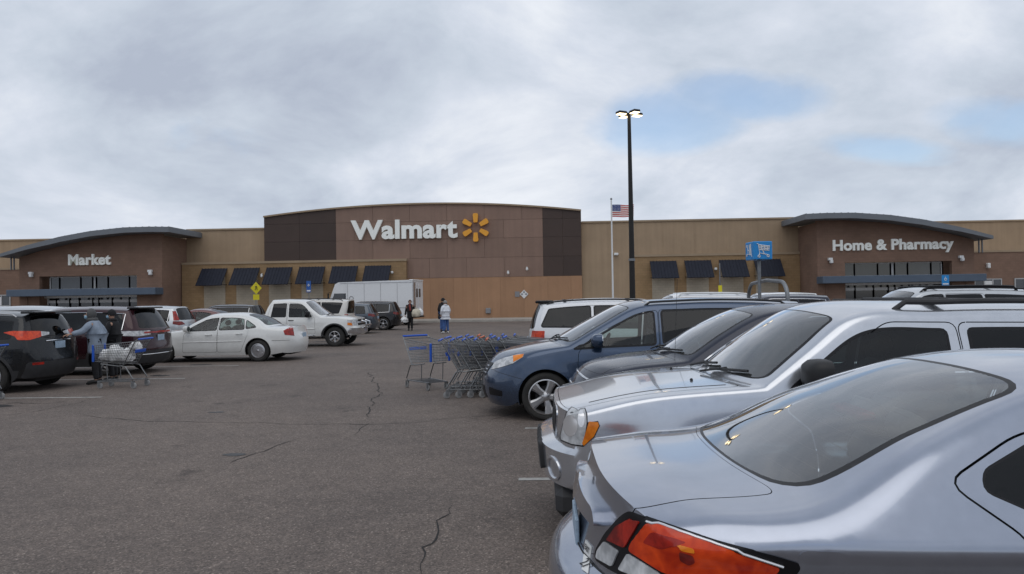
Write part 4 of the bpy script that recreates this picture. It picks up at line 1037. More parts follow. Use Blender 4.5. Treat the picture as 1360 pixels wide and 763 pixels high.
# ------------------------------------------------------------------ vehicle shapes
SECS = [(-1.1, .12), (-.8, .06), (-.48, .0), (-.2, .004), (0, .045)]
def suv(L, H, W, pt, hf=.98, hc=1.12, xc=1.12, xh=2.0, xrt=None, zbr=1.06, belt0=.98, belt1=1.06, rear=.25, res=1.0, **k):
    xrt = xrt or L-.42; xrb = L-.12
    prof = [(.10, .26, .50, .26, 2.4), (.0, .45, .40, .45, 2.5), (.0, .62, .36, .62, 2.5), (.05, hf-.13, .36, hf-.16, 2.5), (.16, hf, .46, hf-.05, 2.4),
            (xc*.55, (hf+hc)/2+.03, xc*.62, (hf+hc)/2-.035, 2.6), (xc, hc, xc+.22, hc-.05, 2.2, 1), ((xc+xh)/2, (hc+H)/2+.01, (xc+xh)/2+.2, (hc+H)/2-.05, 2.2), (xh, H-.06, xh+.14, H-.125, 2.3),
            (xh+.8, H, xh+.8, H-.08, 2.6), (xrt-.7, H-.01, xrt-.7, H-.09, 2.6), (xrt, H-.055, xrt-.07, H-.125, 2.6, 1), ((xrt+xrb)/2+.02, (H+zbr)/2-.03, (xrt+xrb)/2-.1, (H+zbr)/2-.05, 2.6), (xrb, zbr, xrb-.16, zbr, 2.8, 1),
            (L-.06, .82, L-.24, .82, 2.8), (L, .60, L-.26, .60, 2.8), (L-.03, .42, L-.28, .42, 2.8), (L-.10, .28, L-.33, .28, 2.8)]
    sp = dict(L=L, paint=pt, prof=prof, plan=[(.2, W-.12), (.5, W-.06), (1.0, W-.012), (L*.5, W), (L-1.0, W-.01), (L-.5, W-.04), (L-.2, W-.09)], belt=[(0, belt0-.04), (1.0, belt0), (L-.3, belt1)], sec=SECS, tumble=.40,
              fillet=[(0, .10), (3, .10), (4, .07), (6, .05), (8, .045), (10.9, .05), (12, .07), (14, .08), (17, .10)], wheels=(.92, L-.93, .345), flare=.018, res=res, dash=xc+.25, seats=[(xc+1.25, (-.37, .37)), (xc+2.15, (-.4, .0, .4))],
              top=[('windshield', [(6.14, -.93), (7.93, -.90), (7.93, .90), (6.14, .93)], G_SHIELD, .035, .15), ('rear_window', [(11.18, -.86), (12.85, -.90), (12.85, .90), (11.18, .86)], G_PRIV, .035, .18), ('hood', [(4.05, -.86), (5.88, -.94), (5.88, .94), (4.05, .86)], pt, .008, .1)],
              wins=[(xc+.42, xc+.62, xc+1.30, xc+1.32, G_MID, 0), (xc+1.38, xc+1.40, xc+2.16, xc+2.10, G_PRIV, 1), (xc+2.23, xc+2.19, L-.55, xrt-.22, G_PRIV, None)],
              doors=[[(xc+.30, .34), (xc+1.33, .34), (xc+1.35, -.025), (xc+.92, -.025), (xc+.34, .95)], [(xc+1.35, .34), (xc+1.95, .34), (xc+2.25, .62), (xc+2.25, .95), (xc+2.16, -.025), (xc+1.37, -.025)]])
    sp.update(k); return sp
def sedan(L, H, W, pt, hd=1.06, res=1.0, xc=1.3, xh=2.15, xrt=3.25, xrb=4.1, **k):
    prof = [(.10, .2, .50, .2, 2.4), (0, .45, .42, .45, 2.5), (.02, .60, .40, .60, 2.5), (.14, .74, .46, .70, 2.4), (.55, .86, .72, .82, 2.6), (xc, .98, xc+.22, .94, 2.2, 1), ((xc+xh)/2, 1.22, (xc+xh)/2+.17, 1.17, 2.2), (xh, H-.05, xh+.12, H-.11, 2.3),
            (xh+.55, H, xh+.55, H-.07, 2.6), (xrt, H-.035, xrt-.05, H-.10, 2.5), ((xrt+xrb)/2+.02, H-.17, (xrt+xrb)/2-.06, H-.215, 2.4), (xrb, hd+.01, xrb-.14, hd-.03, 2.4, 1), ((xrb+L)/2-.06, hd+.0, (xrb+L)/2-.16, hd-.06, 2.8), (L-.14, hd-.025, L-.32, hd-.08, 3, 1),
            (L-.10, .85, L-.28, .83, 2.8), (L-.03, .68, L-.26, .68, 2.6), (L, .5, L-.28, .5, 2.6), (L-.08, .24, L-.34, .24, 2.6)]
    sp = dict(L=L, paint=pt, prof=prof, plan=[(.2, W-.12), (.5, W-.06), (1.0, W-.012), (L*.5, W), (L-1.2, W-.01), (L-.6, W-.045), (L-.25, W-.10)], belt=[(0, .84), (1.2, .90), (L-.3, .98)], sec=SECS, tumble=.50,
              fillet=[(0, .10), (3, .09), (5, .05), (7, .045), (9, .05), (11, .07), (12, .08), (17, .09)], wheels=(.98, L-1.14, .32), flare=.012, res=res, dash=xc+.25, sill=.2, arch=.375, seats=[(xc+1.25, (-.37, .37)), (xc+2.1, (-.4, 0, .4))],
              top=[('windshield', [(5.14, -.93), (6.93, -.90), (6.93, .90), (5.14, .93)], G_SHIELD, .035, .15), ('rear_window', [(9.12, -.80), (10.85, -.86), (10.85, .86), (9.12, .80)], G_MID, .035, .25), ('hood', [(3.3, -.88), (4.9, -.94), (4.9, .94), (3.3, .88)], pt, .008, .1), ('trunk_lid', [(11.12, -.84), (12.97, -.80), (13.8, -.6), (13.8, .6), (12.97, .80), (11.12, .84)], pt, .008, .12)],
              wins=[(xc+.38, xc+.6, xc+1.23, xc+1.24, G_MID, 0), (xc+1.30, xc+1.30, xc+2.05, xc+1.95, G_MID, 1)],
              doors=[[(xc+.28, .30), (xc+1.25, .30), (xc+1.27, -.025), (xc+.85, -.025), (xc+.32, .85)], [(xc+1.27, .30), (xc+1.88, .30), (xc+2.18, .62), (xc+2.2, .9), (xc+2.06, -.03), (xc+1.29, -.025)]])
    sp.update(k); return sp
L_DKRED = lamp_mat('lamp_dark_red', (0.09, 0.006, 0.005), (0.28, 0.02, 0.015))
def std_lamps(c, zt=(.86, 1.06), kind='suv', tl=L_RED, headz=(.70, .88)):
    L = c.L; a, b = headz
    c.overlay('headlight', [(.06, -.40, a), (.38, -.86, a+.07), (.50, -.87, b+.03), (.16, -.42, b)], (.75, .66, 0), L_CLEAR, .006, .015, .035)
    c.overlay('taillight', [(L, -.50, zt[0]+.06), (L-.1, -.80, zt[0]+.03), (L-.36, -.88, zt[0]+.08), (L-.33, -.88, zt[1]), (L-.1, -.62, zt[1]-.02)], (-.7, .7, 0), L_DKRED if tl is L_RED else tl, .006, .015, .035, rnd=.02)
    c.overlay('grille', [(0, -.42, a-.12), (0, .42, a-.12), (0, .46, b-.04), (0, -.46, b-.04)], (1, 0, 0), M_TRIM, .005, .012, .05, mirror=False, rnd=.03)
    c.overlay('air_intake', [(0, -.5, .3), (0, .5, .3), (0, .44, .46), (0, -.44, .46)], (1, 0, 0), M_TRIM, .005, .012, .05, mirror=False, rnd=.03)
def rear_plate(c, z):
    h, nn, _, _ = c.bvh.ray_cast(Vector((c.L+3, 0, z)), Vector((-1, 0, 0)))
    if h: return c.plate(h.x+.012, z)
def NL(xn, L): return (xn+L/2, 0.0)         # nose to the left, nose at xn
def place(sp, name, label, cat, x, y, rz, end, group=None):
    """end: 'left' = x is the left end of the car, 'right' = x is its right end"""
    xc = x+sp['L']/2 if end == 'left' else x-sp['L']/2
    return Car(sp, name, label, cat, (xc, y, 0), rz, group)
PI = math.pi
P_SILVER = paint('paint_silver', (0.33, 0.36, 0.43), .85, .22, .06); P_SILVER2 = paint('paint_silver_cool', (0.53, 0.55, 0.59), .80, .22, .15)
P_BLUE = paint('paint_slate_blue', (0.030, 0.056, 0.108), .6, .24, .15); P_NAVY = paint('paint_dark_navy', (0.020, 0.024, 0.040), .4, .28, .25)
P_WHITE = paint('paint_white', (0.68, 0.68, 0.66), 0, .3, .30); P_WHITE2 = paint('paint_bright_white', (0.72, 0.73, 0.75), 0, .3, .35)
P_GREY = paint('paint_charcoal', (0.014, 0.015, 0.017), .3, .28, .2); P_BURG = paint('paint_burgundy', (0.034, 0.010, 0.014), .3, .26, .2); P_BLACK = paint('paint_black', (0.010, 0.010, 0.012), 0, .22, .4)
P_RED = paint('paint_dull_red', (0.10, 0.018, 0.018), .3, .3, .4); P_LSILV = paint('paint_light_silver', (0.50, 0.52, 0.54), .6, .34, .3); P_STEEL = paint('paint_steel_blue', (0.05, 0.065, 0.085), .5, .32, .4)

# ---- nearest: silver sedan, its rear to the lane
mz = dict(L=5.0, paint=P_SILVER, res=.6, prof=[(.10, .2, .50, .2, 2.4), (0, .45, .42, .45, 2.5), (.03, .62, .42, .62, 2.5), (.15, .76, .5, .73, 2.4), (.6, .88, .75, .84, 2.6), (1.15, .99, 1.40, .96, 2.2, 1), (1.72, 1.24, 1.9, 1.19, 2.2), (2.25, 1.43, 2.37, 1.37, 2.3),
            (2.85, 1.515, 2.85, 1.455, 2.6), (3.28, 1.475, 3.22, 1.42, 2.5), (3.74, 1.315, 3.68, 1.265, 2.4), (4.24, 1.11, 4.12, 1.06, 2.6), (4.56, 1.09, 4.44, 1.02, 3.0), (4.79, 1.07, 4.60, .985, 3.2, 1),
            (4.83, .94, 4.62, .90, 2.6), (4.87, .74, 4.64, .74, 2.5, 1), (4.97, .69, 4.67, .69, 2.4), (5.0, .50, 4.66, .50, 2.4), (4.92, .22, 4.60, .22, 2.4)],
          plan=[(.2, .80), (.5, .86), (1.0, .91), (2.5, .92), (3.8, .915), (4.3, .885), (4.65, .80), (4.9, .68)], belt=[(0, .84), (1.2, .90), (3.2, .99), (4.7, 1.0)], sec=[(-.8, .11), (-.6, .04), (-.42, .0), (-.28, .004), (-.15, .022), (-.035, .0), (0, .014)], tumble=.62,
          fillet=[(0, .10), (4, .07), (5, .05), (7, .05), (9, .055), (11, .07), (12, .075), (13, .05), (14, .06), (16, .08), (18, .09)], wheels=(.98, 3.77, .325), flare=.02, arch=.39, sill=.2, dash=1.45, seats=[(2.4, (-.37, .37)), (3.25, (-.4, 0, .4))], win_r=.03,
          top=[('windshield', [(5.14, -.93), (6.93, -.90), (6.93, .90), (5.14, .93)], G_SHIELD, .035, .15), ('rear_window', [(9.08, -.95), (10.2, -.88), (10.93, -.82), (11.03, -.4), (11.05, 0), (11.03, .4), (10.93, .82), (10.2, .88), (9.08, .95)], G_REAR, .045, .22), ('hood', [(3.3, -.88), (4.9, -.94), (4.9, .94), (3.3, .88)], P_SILVER, .008, .1),
               ('trunk_lid', [(11.05, -.84), (12.3, -.86), (13.0, -.86), (13.6, -.80), (14.6, -.66), (14.9, -.5), (14.9, .5), (14.6, .66), (13.6, .80), (13.0, .86), (12.3, .86), (11.05, .84), (11.13, .4), (11.15, 0), (11.13, -.4)], P_SILVER, .007, .12)],
          wins=[(1.72, 1.95, 2.55, 2.57, G_CLEAR, 0, .055, .02), (2.63, 2.64, 3.30, 3.20, G_CLEAR, 1, .075, .02), ([(3.36, 1.03), (3.58, 1.13), (3.56, 1.18), (3.34, 1.275)], G_PRIV, 1)], rim=('s5', .215, M_ALLOY), surround=.008,
          doors=[[(1.6, .30), (2.58, .30), (2.6, -.03), (2.2, -.03), (1.65, .85)], [(2.60, .30), (3.25, .30), (3.46, .62), (3.48, .9), (3.50, 1.0), (3.69, 1.15), (3.42, -.02), (3.1, -.04), (2.62, -.03)]])
c = place(mz, 'sedan_car', 'silver sedan in the foreground seen from its rear corner with red taillight', 'car', .01, 3.24, PI, 'left')
MAZDA = c
# ---- silver boxy SUV
jp = suv(4.75, 1.715, .93, P_SILVER2, hf=1.0, hc=1.17, xc=1.33, xh=2.02, xrt=4.42, belt0=1.10, belt1=1.13, zbr=1.14, res=.6, tumble=.33, wheels=(.86, 3.64, .365), arch=.44, flare=.022, rim=('s5', .225, M_ALLOY), handle_mat=P_SILVER2,
         wins=[(1.70, 1.95, 2.76, 2.78, G_MID, 0, .085, .02), (2.93, 2.95, 3.72, 3.66, G_PRIV, 1, .085, .02), (3.84, 3.82, 4.34, 4.2, G_PRIV, None, .085, .02)],
         doors=[[(1.62, .38), (2.84, .38), (2.86, -.03), (2.4, -.03), (1.64, 1.08)], [(2.86, .38), (3.3, .38), (3.70, .72), (3.80, 1.1), (3.76, -.03), (2.88, -.03)]], dash=1.6, seats=[(2.65, (-.37, .37)), (3.5, (-.4, 0, .4))])
jp['prof'][0:6] = [(.16, .40, .36, .40, 3.5), (.02, .46, .20, .46, 3.5, 1), (.0, .70, .18, .70, 3.5, 1), (.10, .735, .24, .735, 3.5, 1), (.12, .985, .25, .972, 4, 1), (.72, 1.105, .76, 1.085, 4)]
jp['prof'][6] = (1.33, 1.17, 1.53, 1.15, 2.4, 1)
jp['fillet'] = [(0, .05), (2, .05), (3, .045), (4, .032), (6, .035), (8, .045), (10.9, .05), (12, .07), (14, .08), (17, .10)]
jp['plan'] = [(.1, .80), (.3, .875), (.6, .905), (1.0, .92), (2.4, .93), (3.8, .925), (4.3, .89), (4.6, .84)]
c = place(jp, 'suv_car', 'silver boxy SUV with round headlights parked beside the foreground sedan', 'car', -.03, 5.82, 0, 'left')
JEEP = c
# ---- dark crossover
dk = suv(4.55, 1.665, .915, P_NAVY, hf=.95, hc=1.13, xc=1.05, xh=1.95, belt0=1.0, belt1=1.08, res=.8, rim=('s5t', .225, M_ALLOY))
c = place(dk, 'suv_car', 'dark navy crossover with chrome window trim between blue minivan and silver SUV', 'car', .28, 8.5, 0, 'left'); DARK = c
# ---- blue minivan
sn_prof = [(.10, .19, .48, .19, 2.6), (.03, .28, .40, .28, 2.6), (.0, .50, .36, .50, 2.6), (.05, .70, .40, .66, 2.5), (.20, .89, .52, .83, 2.4), (.62, 1.03, .82, .98, 2.5), (1.10, 1.115, 1.34, 1.065, 2.2, 1), (1.64, 1.41, 1.86, 1.36, 2.2), (2.15, 1.655, 2.32, 1.59, 2.3), (2.9, 1.73, 2.95, 1.65, 2.6),
           (4.0, 1.725, 4.0, 1.645, 2.6), (4.78, 1.66, 4.68, 1.595, 2.6, 1), (4.92, 1.36, 4.78, 1.33, 2.6), (5.01, 1.04, 4.84, 1.04, 2.8, 1), (5.05, .78, 4.83, .78, 2.8), (5.085, .56, 4.82, .56, 2.8), (5.0, .25, 4.75, .25, 2.8)]
sn = suv(5.08, 1.73, .99, P_BLUE, res=.7)
sn.update(prof=sn_prof, plan=[(.2, .80), (.5, .90), (1.0, .97), (2.5, .992), (4.2, .985), (4.7, .94), (5.0, .88)], belt=[(0, .90), (1.3, 1.02), (2.6, 1.07), (4.8, 1.11)], fillet=[(0, .12), (3, .12), (5, .08), (6, .05), (8, .045), (10.9, .05), (12, .06), (14, .08), (16, .10)], wheels=(.98, 4.01, .345), arch=.40, sill=.2, flare=.022, tumble=.36,
          top=[('windshield', [(6.14, -.94), (7.93, -.91), (7.93, .91), (6.14, .94)], G_SHIELD, .035, .15), ('rear_window', [(11.18, -.86), (12.85, -.90), (12.85, .90), (11.18, .86)], G_PRIV, .035, .18), ('hood', [(3.9, -.84), (5.9, -.94), (5.9, .94), (3.9, .84)], P_BLUE, .008, .1)],
          wins=[(1.40, 1.50, 1.68, 1.70, G_MID, None, .06, .015), (1.74, 1.76, 2.55, 2.55, G_CLEAR, 0, .06, .02), (2.69, 2.69, 3.72, 3.70, G_PRIV, 1, .06, .02), (3.84, 3.82, 4.55, 4.45, G_PRIV, None, .07, .03)],
          doors=[[(1.42, .30), (2.60, .30), (2.62, -.03), (2.3, -.03), (1.68, 1.2), (1.46, .98)], [(2.62, .30), (3.60, .30), (3.76, .7), (3.78, -.03), (2.64, -.03)]], dash=1.5, seats=[(2.55, (-.42, .42)), (3.5, (-.42, .42)), (4.3, (-.4, 0, .4))], rim=('s5', .248, M_ALLOY), track_in=.015, crease=[(.95, 1.0, .012, 1.4, 4.7)], surround=.03)
c = place(sn, 'minivan_car', 'slate blue minivan with five-spoke wheel parked nose to the lane', 'car', -.95, 11.38, 0, 'left'); SIENNA = c
# ---- white minivan, rear to the lane
cv = dict(sn); cv['paint'] = P_WHITE2; cv['prof'] = [list(k) for k in sn_prof]; cv['top'] = [t if t[0] != 'hood' else ('hood', t[1], P_WHITE2, t[3], t[4]) for t in sn['top']]; cv['res'] = 1.0
cv['wins'] = [(1.74, 1.76, 2.45, 2.45, G_MID, 0, .06, .02), (2.58, 2.58, 3.55, 3.55, G_PRIV, 1, .06, .02), (3.66, 3.66, 4.72, 4.55, G_PRIV, None, .06, .03)]; cv['crease'] = ()
c = place(cv, 'minivan_car', 'white minivan with orange-red taillight parked rear to the lane beyond the carts', 'car', -.38, 16.75, PI, 'left'); VAN = c
# ------------------------------------------------------------------ details of the near cars
M_CLEARSTRIP = mat('lamp_chrome_strip', (0.75, 0.75, 0.76), 0.2, 0.6); M_STICK = mat('sticker_white', (0.78, 0.78, 0.76), 0.5); M_STICKB = mat('sticker_black', (0.012, 0.012, 0.012), 0.5)
def cpx(ox, oy, s, pts): return [(ox+a/s, oy+b/s) for a, b in pts]
c = MAZDA
hous = cpx(700, 550, 3.579, [(485, 460), (570, 490), (900, 600), (1200, 680), (1290, 708), (1300, 735), (1270, 775), (1150, 830), (950, 870), (700, 850), (520, 800), (400, 745), (325, 695), (325, 650), (370, 570), (440, 490)])
tl = c.opx('taillight', hous, M_TRIM, .004, .012, 5, rnd=6)
c.opx('red_lens', cpx(700, 550, 3.579, [(578, 518), (640, 535), (800, 590), (1000, 660), (1200, 728), (1185, 752), (1090, 790), (900, 815), (760, 790), (640, 745), (490, 650), (500, 615)]), L_ORED, .010, .008, 5, parent=tl, rnd=5)
c.opx('red_lens', cpx(700, 550, 3.579, [(490, 500), (542, 512), (470, 637), (385, 600), (430, 535)]), L_RED, .010, .008, 4, parent=tl, rnd=3)
c.opx('clear_lens', cpx(700, 550, 3.579, [(375, 605), (442, 652), (410, 727), (335, 685), (342, 650)]), L_CLEAR, .010, .008, 4, parent=tl, rnd=3)
c.opx('clear_lens', cpx(700, 550, 3.579, [(485, 662), (630, 752), (660, 800), (560, 790), (440, 740)]), L_CLEAR, .010, .008, 4, parent=tl, rnd=3)
c.spx('chrome_strip', cpx(700, 550, 3.579, [(578, 512), (800, 585), (1000, 650), (1215, 720)]), .0045, M_CLEARSTRIP, .010, tl[0], False)
c.opx('lamp_cell', cpx(700, 550, 3.579, [(725, 648), (790, 668), (800, 700), (770, 712), (730, 690)]), L_DKRED, .012, .006, 4, parent=tl, rnd=3)
c.opx('lamp_cell', cpx(700, 550, 3.579, [(715, 618), (790, 640), (800, 655), (735, 645)]), L_ORANGE, .0125, .006, 4, parent=tl, rnd=3)
c.opx('lamp_cell', cpx(700, 550, 3.579, [(600, 560), (760, 612), (640, 640), (560, 610)]), L_RED, .0115, .006, 4, parent=tl, rnd=4)
M_DEF = mat('defroster_wire', (0.06, 0.045, 0.035), .7)
for k in range(12):
    u_ = 9.35+1.45*k/11; P__ = c.P(np.full(21, u_), np.linspace(-.76, .76, 21)); mb = MB(); mb.tube([tuple(p_-np.array((0, 0, .004))) for p_ in P__], .0014, 4); c.mbpart(mb, 'defroster_wire', M_DEF, c.tp['rear_window'])
mb = MB(); mb.rbox(3.62, -.15, 1.24, 3.70, .15, 1.275, .01); c.mbpart(mb, 'brake_light', L_DKRED)
c.overlay('trunk_garnish', [(4.9, -.46, .895), (4.9, .46, .895), (4.9, .41, .955), (4.9, 0, .97), (4.9, -.41, .955)], (-1, 0, 0), P_SILVER, .045, .06, .03, mirror=False, rnd=.03, parent=c.tp['trunk_lid'])
rear_plate(c, .76)
c.overlay('emblem', [(4.9, .075*math.cos(a), .93+.055*math.sin(a)) for a in np.linspace(0, 2*PI, 17)[:-1]], (-1, 0, 0), M_CHROME, .045, .01, .02, mirror=False)
for txt, pix, sc_ in (('EAST', cpx(720, 560, 3.758, [(222, 590), (250, 625), (243, 682), (214, 652)]), .020), ('27', cpx(720, 560, 3.758, [(210, 665), (240, 692), (232, 764), (200, 742)]), .040)):
    st_ = c.opx('sticker', pix, M_STICK, .005, .004, 3, mirror=False)
    mx_, my_ = sum(p[0] for p in pix)/4, sum(p[1] for p in pix)/4; M_ = c.pxm(); o_ = M_ @ CAM; o_.x += c.L/2; h, nn, _, _ = c.bvh.ray_cast(o_, (M_.to_3x3() @ ray(mx_, my_)).normalized())
    if h and st_:
        cu = bpy.data.curves.new('t', 'FONT'); cu.body = txt; cu.size = sc_*1.5; cu.align_x = 'CENTER'; cu.align_y = 'CENTER'; cu.offset = .0008
        tmp = bpy.data.objects.new('t', cu); COL.objects.link(tmp); me = bpy.data.meshes.new_from_object(tmp.evaluated_get(bpy.context.evaluated_depsgraph_get())); bpy.data.objects.remove(tmp); me.materials.append(M_STICKB)
        if nn.x < 0: nn = -nn
        zx = Vector((0, 0, 1)); xa = zx.cross(nn).normalized(); ya = nn.cross(xa).normalized(); Mm = Matrix((xa, ya, nn)).transposed().to_4x4(); Mm.translation = h+nn*.008-Vector((c.L/2, 0, 0)); me.transform(Mm); link('lettering', me, st_[0])
c.strip('bumper_seam', [(4.9, -.6, .74), (4.9, 0, .735), (4.9, .6, .74)], (-1, 0, 0), .004, M_RUB, .0, mirror=False)
c.strip('bumper_seam', [(4.62, -.9, .70), (4.3, -.9, .66), (4.17, -.9, .55)], (0, 1, 0), .003, M_RUB, .0)
# ribs of the roof joint
c.overlay('fuel_door', [(4.05, .9, .82), (4.20, .9, .82), (4.21, .9, .96), (4.06, .9, .96)], (0, -1, 0), P_SILVER, .0015, .006, .03, mirror=False, rnd=.03)
std_ = [(.06, -.40, .62), (.42, -.86, .68), (.66, -.88, .80), (.2, -.42, .74)]
c.overlay('headlight', std_, (.75, .66, 0), L_CLEAR, .006, .015, .04)
c.mirrors(1.78, .98, P_SILVER)

c = JEEP
c.opx('headlight_housing', cpx(700, 440, 3.18, [(188, 320), (206, 328), (216, 335), (228, 327), (246, 325), (255, 350), (256, 385), (300, 380), (308, 400), (285, 448), (238, 489), (190, 482), (144, 463), (140, 440), (154, 385), (168, 340)]), M_TRIM, .003, .012, 4)
hl = c.opx('headlight', cpx(700, 440, 3.18, [(190, 326), (206, 332), (216, 340), (228, 332), (243, 330), (250, 350), (252, 385), (247, 425), (234, 482), (190, 476), (148, 458), (145, 440), (158, 385), (172, 345)]), L_CLEAR, .007, .015, 4)
for ex_, ey_, rx_, ry_ in ((186, 400, 30, 46), (230, 372, 14, 34)): c.opx('lamp_reflector', cpx(700, 440, 3.18, [(ex_+rx_*math.cos(a), ey_+ry_*math.sin(a)) for a in np.linspace(0, 2*PI, 19)[:-1]]), M_CLEARSTRIP, .009, .005, 4, parent=hl)
am = c.opx('turn_signal', cpx(700, 440, 3.18, [(262, 382), (300, 384), (304, 400), (282, 445), (240, 484), (233, 474), (250, 420)]), L_ORANGE, .008, .015, 4)
c.overlay('grille', [(0, -.44, .745), (0, .44, .745), (0, .46, .93), (0, .40, .965), (0, -.40, .965), (0, -.46, .93)], (1, 0, 0), M_CHROME, .006, .012, .03, mirror=False, rnd=.03)
for k in range(7):
    y_ = -.375+.125*k; c.overlay('grille_slot', [(0, y_-.042, .775), (0, y_+.042, .775), (0, y_+.042, .945), (0, y_-.042, .945)], (1, 0, 0), M_RUB, .010, .010, .025, mirror=False, rnd=.02)
c.overlay('fog_light', [(0, -.66+.085*math.cos(a), .565+.07*math.sin(a)) for a in np.linspace(0, 2*PI, 21)[:-1]], (1, 0, 0), L_CLEAR, -.012, .02, .02)
c.strip('fog_light_bezel', [(0, -.66+.09*math.cos(a), .565+.075*math.sin(a)) for a in np.linspace(0, 2*PI, 21)[:-1]], (1, 0, 0), .014, P_SILVER2, .0, closed=True, seg=.03)
c.overlay('bumper_pad', [(0, -.40, .50), (0, .40, .50), (0, .40, .70), (0, -.40, .70)], (1, 0, 0), M_CLAD, .03, .04, .05, mirror=False, rnd=.03)
mb = MB(); mb.rbox(.10, -.78, .24, .42, .78, .44, .05); c.mbpart(mb, 'valance', M_CLAD)
c.strip('side_moulding', [(1.0, -1, .60), (2.8, -1, .60), (3.2, -1, .60)], (0, 1, 0), .02, P_SILVER2, .004)
c.mirrors(1.80, 1.22, M_RUB, .25, .18, out=.15); c.wipers(6.0); c.rails(2.5, 4.3, M_CLAD, .8, .05, .02, bars=(2.85, 3.9))
c.strip('hood_seam', [(.35, -.63, 1.4), (.9, -.66, 1.4), (1.3, -.70, 1.4)], (0, 0, -1), .003, M_RUB, .0)
for y_ in (-.42, .42):
    h, nn, _, _ = c.bvh.ray_cast(Vector((1.12, y_, 3)), Vector((0, 0, -1))); MB and c.mbpart(MB().ball((1.12, y_, h.z+.006), .012), 'washer_jet', M_RUB)
std_l = [(c.L, -.62, .88), (c.L-.1, -.85, .86), (c.L-.42, -.93, .9), (c.L-.42, -.93, 1.12), (c.L, -.65, 1.12)]
c.overlay('taillight', std_l, (-.7, .7, 0), L_RED, .006, .015, .04)

c = DARK
std_lamps(c, headz=(.66, .84)); c.window_trim(1.42, 4.02, M_CHROME, .019); c.mirrors(1.62, 1.10, P_NAVY); c.wipers(6.0); c.rails(2.3, 4.0, M_CLAD); rear_plate(c, .78)
c.strip('grille_bar', [(0, -.42, .78), (0, 0, .79), (0, .42, .78)], (1, 0, 0), .014, M_CHROME, .008, mirror=False); c.strip('hood_edge_trim', [(0, -.62, .86), (0, -.3, .90), (0, 0, .91), (0, .3, .90), (0, .62, .86)], (1, 0, 0), .014, M_CHROME, .004, mirror=False)
mb = MB(); mb.tube([(1.12, -.72, 1.10), (1.16, -.73, 1.95)], .0022, 5); c.mbpart(mb, 'antenna', M_RUB)

c = SIENNA
hl = c.opx('headlight', cpx(640, 370, 3.4, [(42, 412), (58, 378), (100, 360), (160, 345), (191, 342), (186, 356), (140, 385), (90, 401)]), L_CLEAR, .007, .015, 3.5)
c.opx('turn_signal', cpx(640, 370, 3.4, [(142, 350), (190, 343), (184, 357), (143, 378)]), L_ORANGE, .010, .010, 3, parent=hl)
c.overlay('grille', [(0, -.42, .60), (0, .42, .60), (0, .50, .80), (0, -.50, .80)], (1, 0, 0), M_TRIM, .006, .014, .04, mirror=False, rnd=.03)
for z_ in (.65, .70, .75): c.strip('grille_bar', [(0, -.44, z_), (0, 0, z_), (0, .44, z_)], (1, 0, 0), .010, M_CHROME, .012, mirror=False)
c.overlay('air_intake', [(0, -.46, .28), (0, .46, .28), (0, .42, .46), (0, -.42, .46)], (1, 0, 0), M_TRIM, .005, .012, .05, mirror=False, rnd=.03)
c.overlay('fog_light', [(.1, -.62, .34), (.3, -.84, .34), (.32, -.84, .42), (.1, -.62, .46)], (.8, .6, 0), M_TRIM, .005, .012, .03, rnd=.02)
c.strip('bumper_seam', [(.2, -.7, .70), (.40, -.88, .66), (.62, -1, .60), (.70, -1, .52)], (.4, 1, 0), .003, M_RUB, .0)
c.mirrors(1.70, 1.13, P_BLUE, .24, .17); c.wipers(6.0); c.rails(2.45, 4.5, M_CLAD, .85, .035, .016)
c.strip('sill_trim', [(1.5, -1, .30), (2.5, -1, .30), (3.5, -1, .30)], (0, 1, 0), .012, M_TRIM, .002); c.strip('slide_rail', [(3.85, -1, .98), (4.3, -1, .99), (4.7, -1, 1.0)], (0, 1, 0), .006, M_TRIM, .0)
c.overlay('taillight', [(5.0, -.7, .85), (4.75, -.97, .85), (4.65, -.97, 1.1), (5.0, -.7, 1.2)], (-.7, .7, 0), L_RED, .006, .015, .04)

c = VAN
tlv = c.overlay('taillight', [(5.05, -.70, .80), (4.9, -.9, .80), (4.70, -.98, .82), (4.72, -.98, 1.04), (5.0, -.72, 1.04)], (-.7, .7, 0), L_ORED, .006, .015, .035, rnd=.02)
c.overlay('clear_lens', [(5.05, -.68, .70), (4.9, -.9, .70), (4.86, -.92, .80), (5.05, -.68, .80)], (-.7, .7, 0), L_CLEAR, .008, .012, .035, parent=tlv)
c.rails(2.3, 4.6, M_CLAD, .85, .04, .018, bars=(2.8, 4.2)); c.mirrors(1.70, 1.13, P_WHITE2); rear_plate(c, .80)
mb = MB(); mb.rbox(4.45, -.62, 1.64, 4.86, .62, 1.70, .02); c.mbpart(mb, 'roof_spoiler', M_TRIM)
c.overlay('headlight', [(.06, -.40, .66), (.38, -.86, .73), (.50, -.87, .86), (.16, -.42, .8)], (.75, .66, 0), L_CLEAR, .006, .015, .04)

